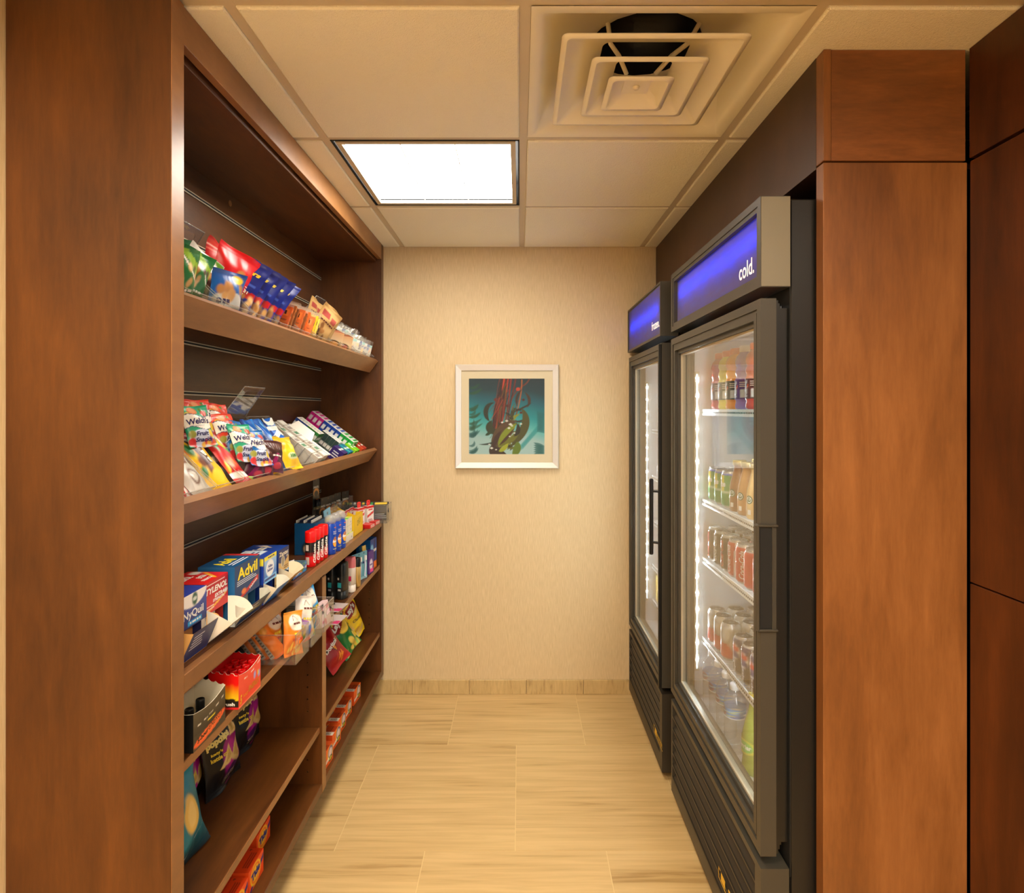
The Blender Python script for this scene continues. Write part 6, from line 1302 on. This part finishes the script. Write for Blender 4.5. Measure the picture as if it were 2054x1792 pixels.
# ------------------------------------------------------------------ drinks in the near cooler
def can_mesh(t, art, r=.0325, H=.120):
    nu = art.nu - 1; zz = np.array([0, .003, .010, .012] + [.012 + (H - .027) * k / 14 for k in range(1, 15)] + [H - .010, H - .006, H - .003]); rr = np.array([r * .74, r * .80, r * .97, r] + [r] * 14 + [r * .93, r * .86, r * .84])
    n = len(zz); C = np.zeros((nu + 1, n, 3))
    iv = np.clip(zz / H * (art.nv - 1), 0, art.nv - 1).astype(int)
    for i in range(n): C[:, i] = art.C[:, iv[i]] if .008 < zz[i] < H - .008 else lin((200, 198, 192))
    q = MB(); q.lathe(list(zip(rr, zz)), nu, 0, C[::1])
    fn = lambda X, Y: np.stack([(r + .0004) * np.cos(np.asarray(X) / r), (r + .0004) * np.sin(np.asarray(X) / r), np.asarray(Y)], -1)
    put_text(q, art, lambda X, Y: fn(np.asarray(X), np.asarray(Y)), 2 * PI * r, H, 0)
    q.build('can_body', M['can'], t)
    q = MB(); q.lathe([(r * .84, H - .003), (r * .855, H), (r * .83, H + .0005), (r * .79, H - .004), (.0001, H - .0035)], 28, 0, (1, 1, 1)); q.build('can_lid', M['can_end'], t)
    q = MB(); q.ring([(.011 * math.cos(a) + .003, .008 * math.sin(a)) for a in np.linspace(0, 2 * PI, 15)[:-1]], [(.006 * math.cos(a) + .006, .005 * math.sin(a)) for a in np.linspace(0, 2 * PI, 15)[:-1]], 2, H - .0035, H - .0022); q.build('pull_tab', M['can_end'], t)
M['can'] = printed('can_print', .22, .6, .25)
def can(art, label, m, grp):
    t = thing('drink_can', label, 'can', m, grp); can_mesh(t, art); return t
def canart(base, f=None, nu=49, nv=26): return Art(base, nu, nv)
# u = .5 is the side away from local +X; the printed side faces local +X at u = 0 -> letters are set near the seam through wrap-free negative x
a_lime = canart((20, 150, 70)).rect(0, .86, 1, 1, (20, 60, 200)).rect(0, .44, 1, .86, (70, 96, 60)).rect(.42, .44, .56, .86, (240, 220, 60)).rect(.5, .3, .6, .86, (30, 160, 80)).text('Sprite', .40, .62, .2, (244, 246, 240), .24, bold=.05, shear=.2, rot=6).rect(.2, .4, .62, .42, (200, 226, 200)).rect(.28, .12, .34, .2, (200, 216, 190))
a_cola = canart((206, 34, 30)).text('Coca-Cola', .46, .50, .17, WHITE, .42, bold=.02, shear=.3, rot=90).poly([(.58, .0), (.62, .0), (.60, .5), (.64, 1), (.60, 1), (.57, .5)], (240, 236, 230)).lines((.2, .4, .34, .8), 6, (230, 130, 120)).rect(.24, .08, .32, .2, (230, 220, 210))
a_colad = canart((64, 34, 28)).text('Coca-Cola', .46, .5, .17, (206, 40, 40), .42, bold=.02, shear=.3, rot=90).poly([(.36, .0), (.42, .0), (.40, .5), (.44, 1), (.40, 1), (.35, .5)], (170, 30, 30))
a_colaw = canart((54, 40, 30)).text('Coca-Cola', .46, .5, .17, (240, 236, 226), .42, bold=.02, shear=.3, rot=90)
a_diet = canart((206, 200, 190)).ell(.52, .16, .13, .26, (206, 50, 44)).ell(.52, .66, .10, .24, (150, 146, 138)).ell(.53, .69, .07, .20, (216, 212, 204)).rect(.26, .14, .3, .8, (190, 180, 160)).text('diet', .49, .44, .08, (206, 40, 40), .12, bold=.04, shear=.2).rect(.0, .0, .26, .9, (170, 150, 134))
a_pep = canart((50, 40, 70)).grad(0, 1, (56, 44, 40), (60, 60, 110)).ell(.46, .58, .11, .20, (240, 236, 232)).ell(.455, .66, .09, .11, (226, 60, 50), 20).ell(.47, .49, .09, .08, (40, 50, 130)).text('pepsi', .47, .2, .09, (226, 226, 236), .3, rot=90, bold=.03)
cands = {}
def put_can(key, art, label, x, y, z, yaw, grp):
    m = TM((x, y, z), yaw - 180)
    if key in cands: return dup(cands[key], m, label, grp)
    cands[key] = can(art, label, m, grp); return cands[key]
YAW = -180 + 0
def row_y(i, y0=2.085, p=.0685): return y0 - p * i
ZW = {1: 1.4482, 2: 1.1232, 3: .9112, 4: .6212}
for i in range(3): put_can('lime', a_lime, f'green and blue lemon lime can, {ORD[i]} from the far side of the shelf', .703, 2.11 - .068 * i, ZW[2], 150, 'lemon lime cans')
for i in range(2): put_can('lime', a_lime, f'green and blue lemon lime can in the second row, {ORD[i]} from the far side', .772, 2.11 - .068 * i, ZW[2], 150, 'lemon lime cans')
seq = ['d', 'w', 'd', 'r', 'r', 'r', 'r', 'r']
nm = {'d': ('dark red cola can', a_colad), 'w': ('dark cola can with white script', a_colaw), 'r': ('red cola can with white script', a_cola)}
for i, k in enumerate(seq): put_can('cola' + k, nm[k][1], f'{nm[k][0]}, {ORD[i]} from the far side in the front row', .703, 2.115 - .0685 * i, ZW[3], (168, 160, 160, 162, 122, 230, 200, 160)[i], 'cola cans on the third wire shelf')
for rr_ in (1, 2):
    for i in range(7): put_can('colad' if i < 3 else 'colar', a_cola, f'cola can, {ORD[i]} from the far side in the {["", "second", "third"][rr_]} row of the third wire shelf', .703 + .0685 * rr_, 2.115 - .0685 * i, ZW[3], 140 + 20 * i, 'cola cans on the third wire shelf')
for i in range(3): put_can('diet', a_diet, f'silver and red diet cola can, {ORD[i]} from the far side in the front row', .703, 2.115 - .0685 * i, ZW[4], 150, 'silver diet cola cans')
for i in range(4): put_can('pep', a_pep, f'dark cola can with a round red, white and blue badge, {ORD[i]} of its row', .703, 1.862 - .0685 * i, ZW[4], 156, 'dark cola cans with a round badge')
for rr_ in (1, 2):
    for i in range(6): put_can('diet', a_diet, f'silver cola can, {ORD[i]} from the far side in the {["", "second", "third"][rr_]} row', .703 + .0685 * rr_, 2.115 - .0685 * i, ZW[4], 120 + 30 * i, 'silver diet cola cans')
def plan(name, label, m, prof, colf, cat='bottle', grp=None, seg=32, mats=None):
    t = thing(name, label, cat, m, grp); return t
# sports drink bottles on the top wire shelf
def sports(label, m, liq, cap, dark, grp):
    t = thing('sports_drink_bottle', label, 'bottle', m, grp); r = .0375
    P = [(r * .86, 0), (r * .98, .004), (r, .012), (r * .93, .022), (r * .93, .026), (r, .030), (r, .092), (r * .93, .096), (r * .9, .104), (r * .98, .112), (r * .96, .120), (r * .88, .128), (r * .9, .134), (r * .99, .142), (r * .97, .152), (r * .86, .164), (r * .64, .174), (r * .56, .178)]
    q = MB(); q.lathe(P, 36, 0, lin(liq)); q.build('body', M['liquid'], t)
    A = Art(dark, 49, 20).rect(.40, .25, .44, .6, (226, 226, 222)).poly([(.36, .1), (.44, .1), (.42, .6), (.46, .95), (.38, .8)], (206, 210, 216)).rect(.52, .1, .58, .5, (214, 210, 200)).lines((.5, .6, .6, .9), 3, (220, 200, 180)).poly([(.43, .5), (.46, .75), (.48, .6)], (236, 90, 40))
    n = 49; P = np.zeros((n, 20, 3)); th = A.U * 2 * PI; P = np.stack([(r + .0006) * np.cos(th), (r + .0006) * np.sin(th), .031 + .060 * A.V], -1); q = MB(); q.grid(P, A.C, 0); put_text(q, A, lambda X, Y: np.stack([(r + .001) * np.cos(X / r), (r + .001) * np.sin(X / r), .031 + Y], -1), 2 * PI * r, .060, 0); q.build('label', M['gloss'], t)
    q = MB(); k = .58; q.lathe([(r * .62, .177), (r * .64, .178), (r * .64, .194), (r * .60, .197), (.0001, .1975)], 32, 0, lin(cap)); q.build('cap', M['gloss'], t); return t
M['liquid'] = printed('tinted_drink_in_plastic', .12, .6)
SG = 'sports drink bottles on the top wire shelf'
for i, (y, x, liq, cap, dk, nm_) in enumerate([(2.098, .715, (196, 70, 50), (236, 80, 30), (90, 40, 36), 'red'), (2.015, .712, (232, 214, 50), (236, 84, 30), (50, 70, 50), 'yellow'), (1.93, .708, (246, 150, 20), (240, 100, 30), (56, 44, 34), 'orange'), (1.845, .708, (150, 110, 170), (236, 226, 220), (90, 40, 110), 'purple'), (1.76, .708, (196, 70, 50), (236, 80, 30), (90, 40, 36), 'red nearest')]):
    sports(f'{nm_} sports drink bottle in the front row of the top wire shelf', TM((x, y, ZW[1]), -30), liq, cap, dk, SG)
for i in range(4): sports(f'orange capped sports drink bottle in the back row, {ORD[i]} from the far side', TM((.80, 2.09 - .083 * i, ZW[1]), -30), (206, 110, 60), (236, 90, 30), (90, 60, 40), SG)
# coffee drink bottles
def coffee(label, m, liq, grp, h=.17):
    t = thing('coffee_bottle', label, 'bottle', m, grp); r = .031; P = [(r * .9, 0), (r, .004), (r, .03), (r * .985, .07), (r * .9, .09), (r * .7, .115), (r * .56, .135), (r * .54, .143), (r * .62, .146), (r * .62, .149)]
    q = MB(); q.lathe(P, 36, 0, lin(liq))
    fn = lambda X, Y: np.stack([(r + .0006) * np.cos(X / r), (r + .0006) * np.sin(X / r), Y], -1); A_ = np.linspace(0, 2 * PI, 25)[:-1]
    for ang in (0.0,):
        x0 = .0
        for rad, c, k in ((.0125, (40, 92, 66), 0), (.0095, (230, 232, 222), 1)):
            q.add(fn(x0 + rad * np.cos(A_), .058 + rad * np.sin(A_)) * np.array([1 + .008 * k, 1 + .008 * k, 1]), [tuple(range(24))], 0, lin(c))
        for pts in ([(-.003, .004), (.003, .004), (.004, .008), (.0015, .006), (0, .009), (-.0015, .006), (-.004, .008)], [(-.0025, .003), (.0025, .003), (.0018, -.001), (-.0018, -.001)], [(-.004, -.002), (.004, -.002), (.0065, -.007), (.002, -.005), (0, -.0085), (-.002, -.005), (-.0065, -.007)], [(-.008, .002), (-.0055, .003), (-.0045, -.004), (-.0065, -.004)], [(.008, .002), (.0055, .003), (.0045, -.004), (.0065, -.004)]):
            pp = np.array(pts); q.add(fn(x0 + pp[:, 0], .058 + pp[:, 1]) * np.array([1.016, 1.016, 1]), [tuple(range(len(pp)))], 0, lin((52, 104, 78)))
        X = np.array([-.006, .006, .006, -.006]) + x0; q.add(fn(X, np.array([.014, .014, .028, .028])), [(0, 1, 2, 3)], 0, lin((232, 226, 214)))
    q.build('body', M['liquid'], t)
    q = MB(); q.lathe([(r * .66, .147), (r * .68, .148), (r * .68, .160), (r * .64, .162), (.0001, .1622)], 28, 0, lin((214, 190, 120))); q.build('cap', M['metalprint'], t); return t
CG = 'coffee drink bottles on the second wire shelf'
for i, (liq, nm_) in enumerate([((150, 92, 50), 'dark brown'), ((196, 144, 88), 'tan'), ((226, 190, 130), 'cream'), ((226, 190, 130), 'cream nearest')]): coffee(f'{nm_} coffee drink bottle in the front row of the second wire shelf', TM((.705, 1.905 - .071 * i, ZW[2]), 158), liq, CG)
for i in range(3): coffee(f'brown coffee drink bottle in the back row, {ORD[i]} from the far side', TM((.785, 1.955 - .08 * i, ZW[2]), 158), (180, 116, 60), CG)
# water bottles and the green mineral water on the cooler floor
def water(label, m):
    t = thing('water_bottle', label, 'bottle', m, 'water bottles on the cooler floor'); r = .0325; P = [(r * .8, 0), (r * .96, .006)]
    for k in range(9): P += [(r, .012 + .0105 * k), (r * .94, .017 + .0105 * k)]
    P += [(r, .108), (r, .138), (r * 1.02, .142), (r * .98, .156), (r * .8, .170), (r * .52, .182), (r * .38, .188), (r * .38, .192)]
    q = MB(); q.lathe(P, 28); q.build('body', M['pet'], t)
    A = Art((60, 150, 220), 49, 16).ell(.45, .5, .09, .42, (180, 50, 60)).ell(.45, .5, .07, .34, (40, 50, 130)).blobs(10, (.0, .1, 1, .9), .05, [(150, 206, 240), (40, 110, 190), (240, 240, 240)], 5, 4).rect(0, .0, 1, .08, (240, 246, 250)).blobs(3, (.5, .2, .7, .8), .03, [(220, 220, 60)], 2, 4)
    th = A.U * 2 * PI; q = MB(); q.grid(np.stack([(r + .0005) * np.cos(th), (r + .0005) * np.sin(th), .108 + .030 * A.V], -1), A.C, 0); q.build('label', M['gloss'], t)
    q = MB(); q.lathe([(r * .43, .188), (r * .45, .189), (r * .45, .204), (r * .41, .206), (.0001, .2062)], 24, 0, lin((240, 242, 246))); q.build('cap', M['gloss'], t); return t
ZF = .3958; w0 = water('clear water bottle with a white cap, first from the far side in the front row', TM((.676, 2.085, ZF), -30))
for i in range(1, 4): dup(w0, TM((.674 - .003 * i, 2.085 - .083 * i, ZF), -40 + 12 * i), f'clear water bottle with a white cap, {ORD[i]} from the far side in the front row')
for i in range(4): dup(w0, TM((.79, 2.10 - .083 * i, ZF), 120 + 40 * i), f'clear water bottle with a white cap, {ORD[i]} from the far side in the back row')
t = thing('mineral_water_bottle', 'green glass mineral water bottle with an oval label, at the near side', 'bottle', TM((.682, 1.725, ZF), 165)); r = .036
q = MB(); q.lathe([(r * .8, 0), (r * .98, .006), (r, .02), (r * .9, .05), (r * .98, .08), (r * .92, .115), (r * .7, .15), (r * .46, .18), (r * .4, .2), (r * .42, .215)], 32, 0, lin((150, 170, 70))); q.build('body', M['liquid'], t)
A = Art((120, 150, 60), 49, 16).ell(.0, .5, .18, .46, (220, 200, 60)).ell(1.0, .5, .18, .46, (220, 200, 60)).ell(0, .5, .14, .36, (110, 190, 90)).ell(1, .5, .14, .36, (110, 190, 90)); th = A.U * 2 * PI; q = MB(); rz = lambda v: r * 1.015
q.grid(np.stack([rz(A.V) * np.cos(th), rz(A.V) * np.sin(th), .058 + .045 * A.V], -1), A.C, 0); q.text('Perrier', lambda X, Y: np.stack([r * 1.03 * np.cos(X / r), r * 1.03 * np.sin(X / r), Y], -1), 0, .082, .014, WHITE, w=.05, bold=.03); q.build('label', M['gloss'], t)
q = MB(); q.lathe([(r * .44, .213), (r * .46, .214), (r * .46, .228), (.0001, .229)], 24, 0, lin((220, 200, 70))); q.build('cap', M['metalprint'], t)

# ------------------------------------------------------------------ boxes in the far freezer
def fbox(label, x, y, z, w, d, h, c, art=None, hole=False, top=None):
    t = thing('frozen_food_box', label, 'food box', TM((x - .015, y + .265, z), 180), 'boxes in the far freezer'); q = MB(); carton(q, w, d, h, c, art, top); q.build('carton', M['card'], t)
    return t
fbox('white carton with a round window on the top freezer shelf', .76, 2.58, 1.3512, .22, .12, .12, (226, 226, 224), Art((230, 230, 228), 24, 20).ell(.72, .6, .16, .18, (150, 130, 100)).ell(.72, .6, .12, .13, (120, 96, 70)))
fbox('low white carton on the second freezer shelf', .76, 2.56, 1.1212, .20, .14, .05, (216, 216, 220))
fbox('white tub box with a dark label on the third freezer shelf', .76, 2.56, .9012, .18, .12, .05, (220, 216, 210), Art((226, 222, 216), 20, 12).rect(.2, .2, .8, .6, (150, 120, 80)))
fbox('white carton with a grey handle cut out on the fourth freezer shelf', .755, 2.55, .6812, .20, .12, .085, (214, 214, 218), Art((216, 216, 222), 24, 16).ell(.6, .6, .12, .14, (150, 150, 156)).ell(.6, .6, .09, .10, (200, 200, 206)))
fbox('yellow food box on the lowest freezer shelf', .755, 2.56, .5062, .24, .13, .12, (226, 190, 90), Art((230, 190, 80), 24, 20).blobs(8, (.1, .1, .9, .7), .12, [(206, 150, 60), (236, 206, 120), (214, 120, 40)], 2).rect(0, .86, 1, 1, (240, 216, 120)), top=(240, 220, 150))
